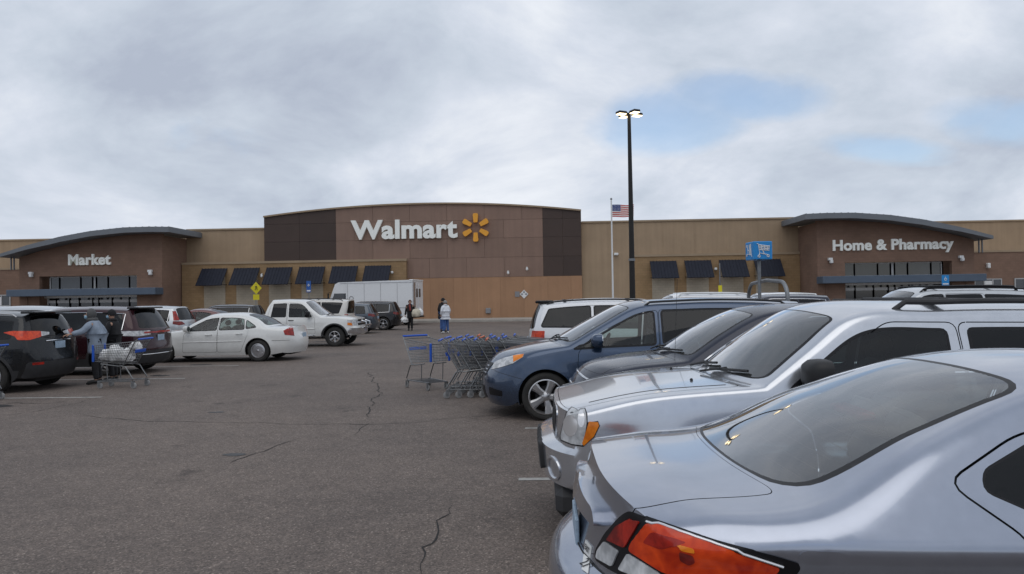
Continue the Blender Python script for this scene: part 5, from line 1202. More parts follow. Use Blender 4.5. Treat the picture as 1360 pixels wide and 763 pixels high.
# ------------------------------------------------------------------ the left row
rv = suv(4.57, 1.665, .92, P_GREY, hf=.98, hc=1.1, xc=1.1, xh=2.0, xrt=4.2, zbr=1.08, belt0=1.02, belt1=1.10, res=.9, clad=.46, rim=('s5t', .225, M_ALLOY))
c = place(rv, 'suv_car', 'charcoal compact SUV with big orange taillight at the left edge', 'car', -10.2, 15.0, 0, 'right'); RAV = c
hh = cpx(0, 380, 4.237, [(18, 264), (70, 255), (228, 255), (232, 286), (165, 306), (100, 306), (84, 285)])
tl = c.opx('taillight', hh, L_ORED, .012, .02, 3, rnd=2); c.opx('clear_lens', cpx(0, 380, 4.237, [(228, 256), (276, 260), (274, 274), (232, 284)]), L_CLEAR, .010, .015, 2.5, mirror=True)
rear_plate(c, .94); mb = MB(); mb.rbox(4.05, -.60, 1.605, 4.36, .60, 1.65, .018); c.mbpart(mb, 'roof_spoiler', P_GREY); c.rails(2.2, 4.0, M_ALLOY, .8, .04, .015); c.mirrors(1.7, 1.12, P_GREY)
c.overlay('bumper_cladding', [(4.57, -.8, .30), (4.57, .8, .30), (4.57, .8, .62), (4.57, -.8, .62)], (-1, 0, 0), M_CLAD, .006, .015, .06, mirror=False, rnd=.05); c.overlay('reflector', [(4.57, -.72, .56), (4.57, -.52, .56), (4.57, -.52, .61), (4.57, -.72, .61)], (-1, 0, 0), L_RED, .010, .01, .04)
c.strip('tailgate_trim', [(4.57, -.38, 1.03), (4.57, 0, 1.04), (4.57, .38, 1.03)], (-1, 0, 0), .016, M_CHROME, .006, mirror=False)
mb = MB(); mb.tube([(4.5, 0, 1.09), (4.50, -.18, 1.13), (4.47, -.36, 1.15)], .009, 6); c.mbpart(mb, 'rear_wiper', M_RUB)
eg = suv(4.78, 1.72, .965, P_BURG, hf=1.0, hc=1.13, xc=1.12, xh=2.05, xrt=4.32, zbr=1.12, belt0=1.04, belt1=1.14, res=.9, clad=.42, rim=('s5t', .24, M_ALLOY), wheels=(.95, 3.80, .365), arch=.43)
c = place(eg, 'suv_car', 'burgundy crossover with full-width tail lamp behind the loading shoppers', 'car', -9.85, 18.4, 0, 'right'); EDGE = c
c.overlay('taillight', [(4.8, -.55, .99), (4.6, -.8, .96), (4.3, -.97, .98), (4.25, -.97, 1.10), (4.8, -.55, 1.09)], (-.7, .7, 0), L_CLEAR, .008, .015, .03, rnd=.02)
c.overlay('tail_lamp_bar', [(4.8, -.62, 1.02), (4.8, .62, 1.02), (4.8, .62, 1.065), (4.8, -.62, 1.065)], (-1, 0, 0), L_RED, .010, .015, .04, mirror=False)
rear_plate(c, .90); c.window_trim(1.5, 4.2, M_CHROME, .013); c.mirrors(1.75, 1.15, P_BURG); mb = MB(); mb.rbox(4.15, -.60, 1.645, 4.46, .60, 1.69, .018); c.mbpart(mb, 'roof_spoiler', P_BLACK)
c.overlay('bumper_cladding', [(4.8, -.82, .28), (4.8, .82, .28), (4.8, .82, .60), (4.8, -.82, .60)], (-1, 0, 0), M_CLAD, .006, .015, .06, mirror=False, rnd=.05)
c.strip('bumper_trim', [(4.8, -.8, .50), (4.8, 0, .50), (4.8, .8, .50)], (-1, 0, 0), .012, M_CHROME, .008, mirror=False)
bk = sedan(5.03, 1.455, .925, P_WHITE, hd=1.04, res=.8, xc=1.35, xh=2.2, xrt=3.42, xrb=4.2, rim=('cover', .205, M_ALLOY), seat_mat=M_SEATB, handle_mat=P_WHITE, wheels=(1.0, 3.88, .325), arch=.385,
           wins=[(1.72, 1.95, 2.62, 2.63, G_CLEAR, 0, .05), (2.72, 2.72, 3.46, 3.40, G_CLEAR, 1, .05), ([(3.52, .99), (3.80, 1.02), (3.76, 1.06), (3.50, 1.22)], G_CLEAR, None)],
           doors=[[(1.62, .30), (2.65, .30), (2.67, -.02), (2.25, -.02), (1.66, .85)], [(2.67, .30), (3.36, .30), (3.50, .62), (3.60, .9), (3.49, -.03), (2.69, -.02)]])
c = place(bk, 'sedan_car', 'white four-door sedan with red corner taillight parked across from the carts', 'car', -7.28, 21.95, 0, 'right'); BUICK = c
c.opx('taillight', cpx(150, 395, 5.037, [(1140, 225), (1190, 198), (1203, 200), (1213, 258), (1150, 252)]), L_RED, .008, .015, 2)
c.strip('side_moulding', [(1.6, -1, .60), (3.4, -1, .62)], (0, 1, 0), .012, P_WHITE, .003); c.strip('bumper_seam', [(3.95+.35, -1, .62), (4.6, -1, .62), (4.8, -1, .62)], (0, 1, 0), .005, M_TRIM, .0); rear_plate(c, .74); c.mirrors(1.75, .98, P_WHITE)
c.overlay('headlight', [(.06, -.40, .58), (.42, -.86, .64), (.55, -.88, .76), (.2, -.42, .70)], (.75, .66, 0), L_CLEAR, .006, .015, .05)
# ---- white pickup, nose to the lane
pk_prof = [(.14, .42, .36, .42, 3.5), (.0, .50, .22, .50, 3.5, 1), (.0, .72, .22, .72, 3.5, 1), (.10, .76, .26, .76, 3.5, 1), (.12, 1.08, .28, 1.05, 3.5, 1), (.7, 1.17, .8, 1.12, 3.2), (1.35, 1.20, 1.50, 1.16, 2.4, 1), (1.75, 1.50, 1.9, 1.45, 2.2), (2.1, 1.78, 2.22, 1.72, 2.4), (2.7, 1.855, 2.75, 1.79, 2.6),
           (3.50, 1.85, 3.45, 1.785, 2.6, 1), (3.66, 1.55, 3.6, 1.52, 2.8), (3.72, 1.28, 3.68, 1.26, 2.8, 1), (5.6, 1.27, 5.62, 1.25, 3.0, 1), (5.72, 1.22, 5.66, 1.20, 3.0, 1), (5.74, .85, 5.66, .85, 3), (5.8, .62, 5.68, .62, 3), (5.75, .45, 5.65, .45, 3)]
pk = suv(5.8, 1.85, 1.0, P_WHITE, res=1.0)
pk.update(prof=pk_prof, plan=[(.1, .86), (.3, .93), (.7, .985), (2.5, 1.0), (5, 1.0), (5.7, .97)], belt=[(0, 1.08), (1.5, 1.13), (3.5, 1.16), (5.8, 1.17)], fillet=.05, wheels=(.95, 4.6, .38), arch=.46, sill=.42, flare=.02, tumble=.30, clad=None, rim=('s6', .21, M_ALLOY), dash=1.6, seats=[(2.7, (-.4, .4))], tyre_w=.25,
          top=[('windshield', [(6.14, -.93), (7.93, -.90), (7.93, .90), (6.14, .93)], G_SHIELD, .035, .15), ('rear_window', [(10.3, -.7), (11.6, -.75), (11.6, .75), (10.3, .7)], G_PRIV, .035, .12), ('hood', [(4.05, -.86), (5.88, -.94), (5.88, .94), (4.05, .86)], P_WHITE, .008, .1), ('tonneau_cover', [(12.15, -.9), (12.95, -.9), (12.95, .9), (12.15, .9)], M_CLAD, .02, .05)],
          wins=[(1.85, 2.05, 2.72, 2.74, G_MID, 0, .075, .02), (2.86, 2.87, 3.42, 3.36, G_PRIV, 1, .075, .02)], doors=[[(1.70, .50), (2.78, .50), (2.80, -.03), (2.3, -.03), (1.72, 1.1)], [(2.80, .50), (3.55, .50), (3.56, 1.2), (3.46, -.04), (2.82, -.03)]], handle_mat=M_TRIM, handle_dx=.06)
c = place(pk, 'pickup_truck', 'white extended-cab pickup truck with chrome bumper backed into its stall', 'truck', -7.05, 28.45, PI, 'right'); PICK = c
c.overlay('headlight', [(.1, -.60, .82), (.3, -.95, .80), (.40, -.99, .82), (.40, -.99, 1.02), (.1, -.60, 1.02)], (.7, .7, 0), L_CLEAR, .006, .015, .04); c.overlay('turn_signal', [(.26, -.93, .80), (.42, -.99, .82), (.42, -.99, .92), (.28, -.93, .90)], (.6, .8, 0), L_ORANGE, .012, .015, .03)
c.overlay('bumper', [(0, -.9, .50), (0, .9, .50), (0, .9, .71), (0, -.9, .71)], (1, 0, 0), M_CHROME, .012, .03, .05, mirror=False, rnd=.04); c.overlay('bumper', [(.0, -.7, .50), (.4, -1, .50), (.4, -1, .70), (0, -.7, .71)], (.7, .7, 0), M_CHROME, .010, .03, .05)
c.overlay('grille', [(0, -.58, .80), (0, .58, .80), (0, .58, 1.03), (0, -.58, 1.03)], (1, 0, 0), M_TRIM, .006, .015, .05, mirror=False, rnd=.03); c.strip('grille_bar', [(0, -.6, .91), (0, 0, .91), (0, .6, .91)], (1, 0, 0), .03, M_CHROME, .012, mirror=False)
for s_ in (-1, 1): MB().tube([(.02, s_*.30, .66), (-.12, s_*.30, .72), (-.12, s_*.30, .92), (.06, s_*.30, .98)], .03, 8).build('brush_guard', M_CHROME, c.root, True, off=(c.L/2, 0, 0))
mb = MB(); mb.tube([(-.12, -.5, .80), (-.12, .5, .80)], .03, 8); c.mbpart(mb, 'brush_guard', M_CHROME, None, True); c.mirrors(1.92, 1.24, M_TRIM, .24, .22, out=.16)
for xw in (c.wf, c.wr):
    for s_ in (-1, 1):
        pts = [(xw+(c.Ra+.03)*math.cos(a), s_*(float(c.y(xw+(c.Ra+.03)*math.cos(a), c.R+(c.Ra+.03)*math.sin(a)))+.012), c.R+(c.Ra+.03)*math.sin(a)) for a in np.linspace(.05, PI-.05, 26)]; mb = MB(); mb.tube(pts, .038, 6); c.mbpart(mb, 'fender_flare', M_CLAD, None, True)
mb = MB(); mb.rbox(1.7, -1.02, .40, 3.5, -.9, .46, .02); c.mbpart(mb, 'running_board', M_CHROME); mb = MB(); mb.rbox(1.7, .9, .40, 3.5, 1.02, .46, .02); c.mbpart(mb, 'running_board', M_CHROME); c.wipers(6.0)
c.strip('side_moulding', [(1.72, -1, .70), (3.5, -1, .70)], (0, 1, 0), .02, P_WHITE, .004)
# ---- farther cars of the left rows
bx = suv(4.9, 1.86, .96, P_LSILV, hf=1.05, hc=1.18, xc=1.35, xh=2.0, xrt=4.78, zbr=1.12, belt0=1.14, belt1=1.16, res=1.4, tumble=.25, wheels=(.9, 3.8, .37), arch=.44)
bx['paint'] = paint('paint_pale_sand', (0.60, 0.58, 0.54), 0, .35, .4); bx['top'] = [t if t[0] != 'hood' else ('hood', t[1], bx['paint'], t[3], t[4]) for t in bx['top']]
c = place(bx, 'suv_car', 'pale boxy old SUV with black roof rack beyond the pickup', 'car', -8.95, 34.2, 0, 'right'); c.rails(2.2, 4.5, M_TRIM, .85, .06, .02, bars=(2.6, 3.3, 4.0)); c.overlay('taillight', [(4.9, -.75, .9), (4.75, -.95, .9), (4.72, -.95, 1.12), (4.9, -.78, 1.12)], (-.7, .7, 0), L_RED, .006, .015, .04)
def far_suv(label, pt, xr, y, L=4.6, H=1.68, W=.92, tl=L_RED, chrome=False, rz=0, end='right', rail=None, grp=None, **k):
    c = place(suv(L, H, W, pt, res=1.5, **k), 'suv_car', label, 'car', xr, y, rz, end, grp); std_lamps(c, tl=tl); rear_plate(c, .84); c.mirrors(1.7, 1.1, pt)
    if chrome: c.window_trim(1.5, L-.6, M_CHROME, .014)
    if rail: c.rails(2.2, L-.6, rail, .8, .045, .018, bars=k.get('bars', ()))
    return c
far_suv('dark steel-blue compact SUV beside the black SUV', P_STEEL, -8.75, 38.4, 4.4, 1.64)
c = far_suv('black SUV with silver window trim near the walking woman', P_BLACK, -8.3, 42.5, 4.7, 1.70, .95, chrome=True, clad=.42, rim=('s5t', .25, M_ALLOY), wheels=(.93, 3.75, .37), arch=.44)
c = far_suv('silver compact SUV with tall red tail lamp behind the white sedan', P_LSILV, -14.15, 28.7, 4.5, 1.68, chrome=True); c.overlay('tail_lamp_column', [(4.35, -.72, 1.08), (4.2, -.88, 1.08), (4.13, -.78, 1.45), (4.22, -.70, 1.45)], (-.7, .7, 0), L_RED, .01, .015, .04)
c = place(sedan(4.7, 1.50, .9, P_RED, hd=1.08, res=1.5, xrt=3.1, xrb=4.15), 'sedan_car', 'dull red sedan roof showing behind the white sedan', 'car', -13.75, 33.2, 0, 'right'); c.overlay('taillight', [(4.7, -.5, .85), (4.3, -.9, .85), (4.25, -.9, 1.0), (4.7, -.5, 1.0)], (-.7, .7, 0), L_RED, .006, .015, .05)
c = far_suv('black wagon with chrome window line behind the white pickup cab', P_BLACK, -14.2, 36.6, 4.7, 1.66, chrome=True)
c = far_suv('pale silver SUV roof behind the charcoal SUV', P_LSILV, -13.9, 21.2, 4.8, 1.76, rail=M_CLAD)
# ---- farther cars of the right rows
c = far_suv('large light silver SUV with black roof rails behind the silver boxy SUV', P_LSILV, 5.75, 16.2, 5.0, 1.86, .98, rz=0, end='left', rail=M_TRIM, hf=1.08, hc=1.25, xc=1.3, xh=2.05, belt0=1.16, belt1=1.2, zbr=1.2); c.rails(2.3, 4.2, M_TRIM, .78, .075, .025, bars=(2.6, 3.7))
c = far_suv('white SUV with white roof rack seen over the blue minivan', P_WHITE2, 1.9, 22.6, 4.8, 1.84, .95, rz=0, end='left', hf=1.05, hc=1.2, belt0=1.12, belt1=1.16, zbr=1.16); c.rails(2.2, 4.3, M_WHITE, .78, .07, .028, bars=(2.5, 3.2, 4.0))
c = far_suv('dark SUV with bright chrome window outline behind the cart corral', P_NAVY, 5.6, 26.2, 4.8, 1.74, .95, rz=0, end='left', chrome=True, belt0=1.1, belt1=1.18)
c = far_suv('white SUV with loaded roof rack far behind the cart corral', P_WHITE2, 7.4, 32.5, 5.0, 1.82, .95, rz=0, end='left'); c.rails(2.2, 4.5, M_WHITE, .78, .09, .03, bars=(2.4, 3.0, 3.6, 4.2))

# ---- white delivery truck by the store
tr_loc = (-11.7, 50.4, 0); tk = thing('delivery_truck', 'white walk-in delivery truck parked before the store awnings', 'truck', tr_loc, R_(-9))
P_TRK = paint('paint_truck_white', (0.70, 0.71, 0.72), 0, .4, .3)
mb = MB(); mb.prism([(-3.35, .55), (3.1, .55), (3.1, 3.1), (-2.3, 3.02), (-2.55, 2.9), (-3.0, 1.75), (-3.4, 1.5)], -1.1, 1.1, Matrix.Rotation(R_(90), 4, 'X')); bd = mb.build('body', P_TRK, tk)
mb = MB(); mb.rbox(2.85, -1.12, 3.03, 3.14, 1.12, 3.13, .03); mb.build('roof_cap', P_TRK, tk)
for y_ in (-.56, .02): mb = MB(); mb.rbox(3.10, y_+.04, .75, 3.13, y_+.52, 2.85, .01); d_ = mb.build('rear_door', P_TRK, tk); MB().rbox(3.125, y_+.1, 1.9, 3.14, y_+.46, 2.5, .01).build('window', M_PANE, d_)
mb = MB(); mb.rbox(3.1, -1.08, .75, 3.15, -.60, 2.95, .02); mb.build('rear_post', M_ALLOY, tk)
mb = MB(); mb.prism([(-2.85, 1.55), (-1.75, 1.55), (-1.75, 2.25), (-2.6, 2.25)], -1.115, -1.09, Matrix.Rotation(R_(90), 4, 'X')); 
mb.v = [(x, -1.108 if y > 0 else y, z) for x, y, z in mb.v]
for s_ in (-1, 1):
    mb = MB(); mb.add([(-2.85, s_*1.106, 1.6), (-1.75, s_*1.106, 1.6), (-1.75, s_*1.106, 2.25), (-2.62, s_*1.106, 2.25)], [(0, 1, 2, 3)]); mb.build('side_window', M_PANE, tk)
    for xw in (-2.4, 1.9):
        w = link('wheel', tyre_mesh(.4, .24, .24)[1], tk, (xw, s_*.98, .4)); w.rotation_euler = (R_(90)*(-s_), 0, 0); link('tyre', tyre_mesh(.4, .24, .24)[0], w); link('rim', rim_mesh('cover', .24, .24, M_ALLOY), w)
mb = MB(); mb.add([(-2.97, -1.0, 1.78), (-2.97, 1.0, 1.78), (-2.60, 1.0, 2.8), (-2.60, -1.0, 2.8)], [(0, 1, 2, 3)]); mb.v = [(x-.03, y, z+.01) for x, y, z in mb.v]; mb.build('windshield', M_PANE, tk)
mb = MB(); mb.tube([(-1.35+.14*math.cos(a), -1.108, 1.9+.14*math.sin(a)) for a in np.linspace(0, 2*PI, 21)[:-1]], .02, 6, True); mb.build('fuel_cap_ring', M_GREY, tk)
mb = MB(); mb.rbox(-3.5, -1.1, .5, 3.2, 1.1, .62, .03); mb.build('chassis', M_RUB, tk)
for s_ in (-1, 1):
    for z_ in (1.22, 2.95): MB().box(-2.9 if z_ < 2 else -2.2, s_*1.11-.012, z_-.02, 3.08, s_*1.11+.012, z_+.02).build('rub_rail', M_ALLOY, tk)
    for x_ in (-1.62, -.4, .8, 2.0): MB().box(x_-.008, s_*1.104-.006, .64, x_+.008, s_*1.104+.006, 2.9).build('panel_seam', M_GREY, tk)
for s_ in (-1, 1): mb = MB(); mb.tube([(-2.9, s_*1.1, 1.7), (-2.95, s_*1.35, 1.75), (-2.95, s_*1.35, 2.3), (-2.9, s_*1.1, 2.35)], .02, 6); mb.rbox(-2.98, s_*1.35-.09, 1.8, -2.92, s_*1.35+.09, 2.25, .02); mb.build('mirror', M_TRIM, tk)
# ------------------------------------------------------------------ cart corral
cor = thing('cart_corral', 'steel pipe cart corral with hoop beside the blue minivan', 'cart corral', (2.3, 13.9, 0), world=True)
for y_ in (12.72, 15.1):
    for z_ in (.35, .85): MB().tube([(-.1, y_, z_-.0), (.0, y_, z_), (4.25, y_, z_)], .03, 8).build('side_rail', M_GALV, cor, True)
    for x_ in (.0, 1.4, 2.8): MB().tube([(x_, y_, 0), (x_, y_, .9)], .034, 8).build('post', M_GALV, cor, True)
hp = []
for k in range(9):
    a = PI/2*k/8; hp.append((4.25, 12.72+.35*(1-math.cos(a)), 1.66+.33*math.sin(a)))
hp2 = [(4.25, 15.1-(y_-12.72), z_) for _, y_, z_ in hp]
MB().tube([(4.25, 12.72, 0)]+hp+[(4.25, 13.9, 2.03)]+hp2[::-1]+[(4.25, 15.1, 0)], .036, 10).build('hoop', M_GALV, cor, True)
cs = thing('corral_sign', 'bright blue cube sign with white cart symbol on a pole', 'sign', (4.12, 13.9, 0), rz=R_(6))
OFF[cs.name] = (4.25, 13.9, 0)
MB().tube([(4.25, 13.9, 0), (4.25, 13.9, 2.45)], .032, 10).build('pole', M_GALV, cs, True)
cub = MB(); cub.rbox(4.07, 13.70, 2.42, 4.43, 14.10, 2.76, .012); cub = cub.build('sign_cube', M_LBLUE, cs)
CART = [[(-.75, .75), (-.55, .70), (-.42, -.35), (.55, -.55)], [(-.55, .62), (.8, .45), (.72, -.05), (-.47, .05)], [(-.52, .45), (.78, .30)], [(-.50, .25), (.75, .12)], [(-.2, .58), (-.16, .03)], [(.15, .53), (.17, .0)], [(.5, .49), (.48, -.03)], [(-.05, .0), (.1, -.42)], [(-.42, -.35), (-.48, -.6)]]
WH = [[(-.5+.13*math.cos(a), -.72+.13*math.sin(a)) for a in np.linspace(0, 2*PI, 9)], [(.58+.13*math.cos(a), -.68+.13*math.sin(a)) for a in np.linspace(0, 2*PI, 9)]]
mb = MB()
for pl in CART+WH: mb.tube([(4.25+a*.16, 13.695, 2.595+b*.16) for a, b in pl], .009, 4)
mb.build('cart_symbol', M_WHITE, cub)
mb = MB()
for pl in CART+WH: mb.tube([(4.066, 13.9-b*.16, 2.595+a*.16) for a, b in pl], .006, 4)
mb.build('cart_symbol', M_WHITE, cub)

# ------------------------------------------------------------------ shopping carts
M_WIRE = mat('cart_steel', (0.20, 0.205, 0.21), 0.4, 0.7, var=0.2, scale=20); M_CBLUE = mat('cart_blue_plastic', (0.008, 0.09, 0.50), 0.4); M_CORG = mat('cart_orange_plastic', (0.55, 0.10, 0.015), 0.45); M_CAST = mat('caster_grey', (0.25, 0.25, 0.25), 0.6)
def bil(a, b, t): return tuple(a[i]+(b[i]-a[i])*t for i in range(3))
def make_cart():
    meshes = []
    RT_, RB, FT, FB = (-.44, .29, .98), (-.20, .255, .52), (.50, .215, .90), (.47, .19, .57)
    w = MB(); S = lambda p, s_: (p[0], p[1]*s_, p[2])
    for s_ in (-1, 1):
        for k in range(9): t = k/8; w.tube([S(bil(RT_, RB, t), s_), S(bil(FT, FB, t), s_)], .0042, 4, cap=False)
        for k in range(22): t = k/21; w.tube([S(bil(RT_, FT, t), s_), S(bil(RB, FB, t), s_)], .0036, 4, cap=False)
    for k in range(7): t = -1+2*k/6; w.tube([(RB[0], RB[1]*t, RB[2]), (FB[0], FB[1]*t, FB[2])], .0042, 4, cap=False); w.tube([(FT[0], FT[1]*t, FT[2]), (FB[0], FB[1]*t, FB[2])], .0036, 4, cap=False); w.tube([(RT_[0], RT_[1]*t, RT_[2]), (RB[0], RB[1]*t, RB[2])], .0036, 4, cap=False)
    for k in range(14): p = bil(RB, FB, k/13); w.tube([p, S(p, -1)], .0036, 4, cap=False)
    for k in range(7):
        p = bil(FT, FB, k/6); w.tube([p, S(p, -1)], .0042, 4, cap=False); p = bil(RT_, RB, k/6); w.tube([p, S(p, -1)], .0042, 4, cap=False)
    meshes.append(('basket', w.mesh('basket', M_WIRE, 60)))
    f = MB()
    f.tube([RT_, FT, S(FT, -1), S(RT_, -1)], .009, 6, True)
    for s_ in (-1, 1):
        f.tube([S((-.53, .29, 1.03), s_), S((-.47, .29, .99), s_), S((-.20, .262, .50), s_), S((-.1, .26, .47), s_), S((.30, .24, .52), s_)], .012, 6)
        f.tube([S((-.12, .26, .48), s_), S((-.24, .265, .46), s_), S((-.40, .27, .20), s_), S((-.38, .26, .15), s_), S((.40, .20, .15), s_)], .012, 6)
        f.tube([S((.18, .24, .51), s_), S((.16, .24, .17), s_)], .010, 6)
    for x_, y_ in ((-.38, .26), (-.2, .245), (-.1, .24), (0, .232), (.1, .225), (.2, .216), (.3, .208), (.4, .20)): f.tube([(x_, -y_, .155), (x_, y_, .155)], .007, 5)
    meshes.append(('frame', f.mesh('frame', M_WIRE, 60)))
    h = MB(); h.tube([(-.53, -.28, 1.03), (-.53, .28, 1.03)], .02, 10); meshes.append(('handle', h.mesh('handle', M_CBLUE, 60)))
    for s_ in (-1, 1):
        b = MB(); b.rbox(.465, s_*.205-.02, .56, .51, s_*.205+.02, .92, .01, None); meshes.append(('corner_guard', b.mesh('corner_guard', M_CBLUE)))
    st_ = MB(); st_.rbox(-.395, -.20, .86, -.38, .20, .93, .006, Matrix.Rotation(R_(-18), 4, 'Y') @ Matrix.Translation((.23, 0, -.03))); meshes.append(('seat_flap', st_.mesh('seat_flap', M_CBLUE)))
    for x_, y_ in ((-.38, .26), (.38, .20)):
        for s_ in (-1, 1):
            k = MB(); k.lathe([(.0, -.014), (.05, -.016), (.062, -.01), (.062, .01), (.05, .016), (0, .014)], 16, Matrix.Translation((x_-.03, s_*y_, .062)) @ Matrix.Rotation(R_(90), 4, 'X')); k.cur = 1
            for e in (-1, 1): k.box(x_-.045, s_*y_+e*.022-.003, .05, x_+.012, s_*y_+e*.022+.003, .15)
            meshes.append(('caster', k.mesh('caster', [M_CAST, M_WIRE], 40)))
    return meshes
CARTM = make_cart()
HANDLE_O = CARTM[2][1].copy(); HANDLE_O.materials.clear(); HANDLE_O.materials.append(M_CORG)
def cart(x, y, rz, label, group, orange=False):
    t_ = thing('shopping_cart', label, 'cart', (x, y, 0), rz, group)
    for nm, me in CARTM: link(nm, HANDLE_O if orange and nm == 'handle' else me, t_)
    return t_
cart(-8.98, 15.06, PI, 'shopping cart filled with white bags behind the two shoppers', None)
cart(-10.72, 13.1, PI, 'empty shopping cart cut off by the left picture edge', None)
cart(-2.30, 14.35, R_(-52), 'loose empty shopping cart standing apart, leftmost of the cluster', 'carts waiting outside the corral')
cart(-1.33, 13.12, R_(2), 'nearest shopping cart of the cluster, last of its nested line', 'carts waiting outside the corral')
gl = 'shopping cart nested in the front line beside the blue minivan'
for k in range(1, 6): cart(-1.33+.21*k, 13.14+.012*k, R_(2), ['second', 'third', 'fourth', 'fifth', 'sixth'][k-1]+' cart from the near end of the front nested line', 'carts waiting outside the corral', k == 4)
for k in range(6): cart(-1.30+.22*k, 13.85-.015*k, R_(-3), ['last', 'second', 'third', 'fourth', 'fifth', 'sixth'][k]+' cart from the open end of the middle nested line', 'carts waiting outside the corral', k == 3)
for k in range(5): cart(-1.0+.24*k, 14.55+.01*k, R_(1), ['last', 'second', 'third', 'fourth', 'fifth'][k]+' cart from the open end of the rear nested line', 'carts waiting outside the corral', k == 1)

# plastic bags
def bag_mat():
    m = bpy.data.materials.new('thin_white_plastic'); m.use_nodes = True; t = m.node_tree; b = t.nodes['Principled BSDF']
    b.inputs['Base Color'].default_value = (.80, .80, .79, 1); b.inputs['Roughness'].default_value = .35; b.inputs['Subsurface Weight'].default_value = .2; b.inputs['Subsurface Radius'].default_value = (.02, .02, .02)
    tcn = t.nodes.new('ShaderNodeTexCoord'); n = t.nodes.new('ShaderNodeTexNoise'); n.inputs['Scale'].default_value = 14; n.inputs['Detail'].default_value = 6; n.inputs['Distortion'].default_value = 1.2; t.links.new(tcn.outputs['Object'], n.inputs['Vector'])
    bp = t.nodes.new('ShaderNodeBump'); bp.inputs['Strength'].default_value = .8; bp.inputs['Distance'].default_value = .02; t.links.new(n.outputs['Fac'], bp.inputs['Height']); t.links.new(bp.outputs[0], b.inputs['Normal']); return m
M_BAG = bag_mat(); M_TOTE = mat('cream_canvas', (0.55, 0.50, 0.40), 0.85, var=0.1, scale=20)
def bag(label, x, y, z, r, sz=1.0, mt=None, grp=None, seed=0, handles=True, nm='plastic_bag'):
    mb = MB(); nu, nv = 22, 14; rows_ = []
    for j in range(nv+1):
        th = PI*j/nv; row = []
        for i in range(nu+1):
            ph = 2*PI*(i % nu)/nu; d = Vector((math.sin(th)*math.cos(ph), math.sin(th)*math.sin(ph), math.cos(th)))
            k = 1+.30*noise.noise(d*2.2+Vector((seed*3.1, 0, 0)))+.16*noise.noise(d*6+Vector((0, seed, 0)))
            q = d*r*k; q.z *= sz
            if d.z < -.3: q.z = max(q.z, -.62*r*sz)
            row.append((q.x, q.y, q.z+.62*r*sz))
        rows_.append(row)
    mb.grid(rows_); t_ = thing(nm, label, 'bag', (x, y, z), seed*.9, grp); mb.build('sack', mt or M_BAG, t_, 60)
    if handles:
        for s_ in (-1, 1): MB().tube([(s_*.03, -.05, 1.5*r*sz), (s_*.05, -.03, 1.5*r*sz+.10), (s_*.05, .03, 1.5*r*sz+.10), (s_*.03, .05, 1.5*r*sz)], .010, 5).build('handle', mt or M_BAG, t_)
    return t_
bag('stuffed white plastic bag at the front of the shoppers\' cart', -9.31, 15.08, .58, .15, .95, seed=1, handles=False)
bag('stuffed white plastic bag in the middle of the shoppers\' cart', -9.08, 15.01, .57, .165, 1.25, seed=2, handles=False)
bag('stuffed white plastic bag nearest the child seat of the shoppers\' cart', -8.86, 15.09, .56, .145, 1.15, seed=3, handles=False)
bag('greyish plastic bag in the child seat of the shoppers\' cart', -8.66, 15.06, .80, .12, .9, seed=4, handles=False)

# ------------------------------------------------------------------ people
M_SKIN = mat('skin', (0.46, 0.27, 0.19), 0.55, var=0.06, scale=20)
def skin(nodes, edges, root, sub=2):
    me = bpy.data.meshes.new('s'); ks = list(nodes); ix = {k: i for i, k in enumerate(ks)}
    me.from_pydata([nodes[k][0] for k in ks], [(ix[a], ix[b]) for a, b in edges], []); o = bpy.data.objects.new('s', me); COL.objects.link(o)
    md = o.modifiers.new('k', 'SKIN'); md.use_smooth_shade = True; md.branch_smoothing = .3
    sd = me.skin_vertices[0].data
    for k in ks:
        r = nodes[k][1]; sd[ix[k]].radius = (r, r) if not isinstance(r, tuple) else r; sd[ix[k]].use_root = (k == root)
    ss = o.modifiers.new('u', 'SUBSURF'); ss.levels = ss.render_levels = sub
    dg = bpy.context.evaluated_depsgraph_get(); out = bpy.data.meshes.new_from_object(o.evaluated_get(dg)); bpy.data.objects.remove(o)
    for p in out.polygons: p.use_smooth = True
    return out
def hand_mb(wrist, d, up, s=1.0, curl=.5):
    d = Vector(d).normalized(); up = Vector(up); side = d.cross(up).normalized(); up = side.cross(d).normalized(); w = Vector(wrist); mb = MB()
    Mx = Matrix((d, side, up)).transposed().to_4x4(); Mx.translation = w; mb.rbox(-.01, -.04*s, -.014*s, .09*s, .04*s, .014*s, .011*s, Mx)
    for i, (o_, l) in enumerate(((-.03, .075), (-.01, .085), (.011, .08), (.031, .062))):
        p = w+d*.085*s+side*o_*s; q = p+(d*math.cos(curl*.5)-up*math.sin(curl*.5))*l*.5*s; r_ = q+(d*math.cos(curl*1.4)-up*math.sin(curl*1.4))*l*.5*s; mb.tube([p-d*.01, q, r_], [.0095*s, .0088*s, .007*s], 6)
    p = w+d*.025*s-side*.036*s; mb.tube([p, p+(d*.6-side*.6-up*.3)*.04*s, p+(d*1.2-side*.75-up*.6)*.055*s], [.012*s, .010*s, .008*s], 6); return mb
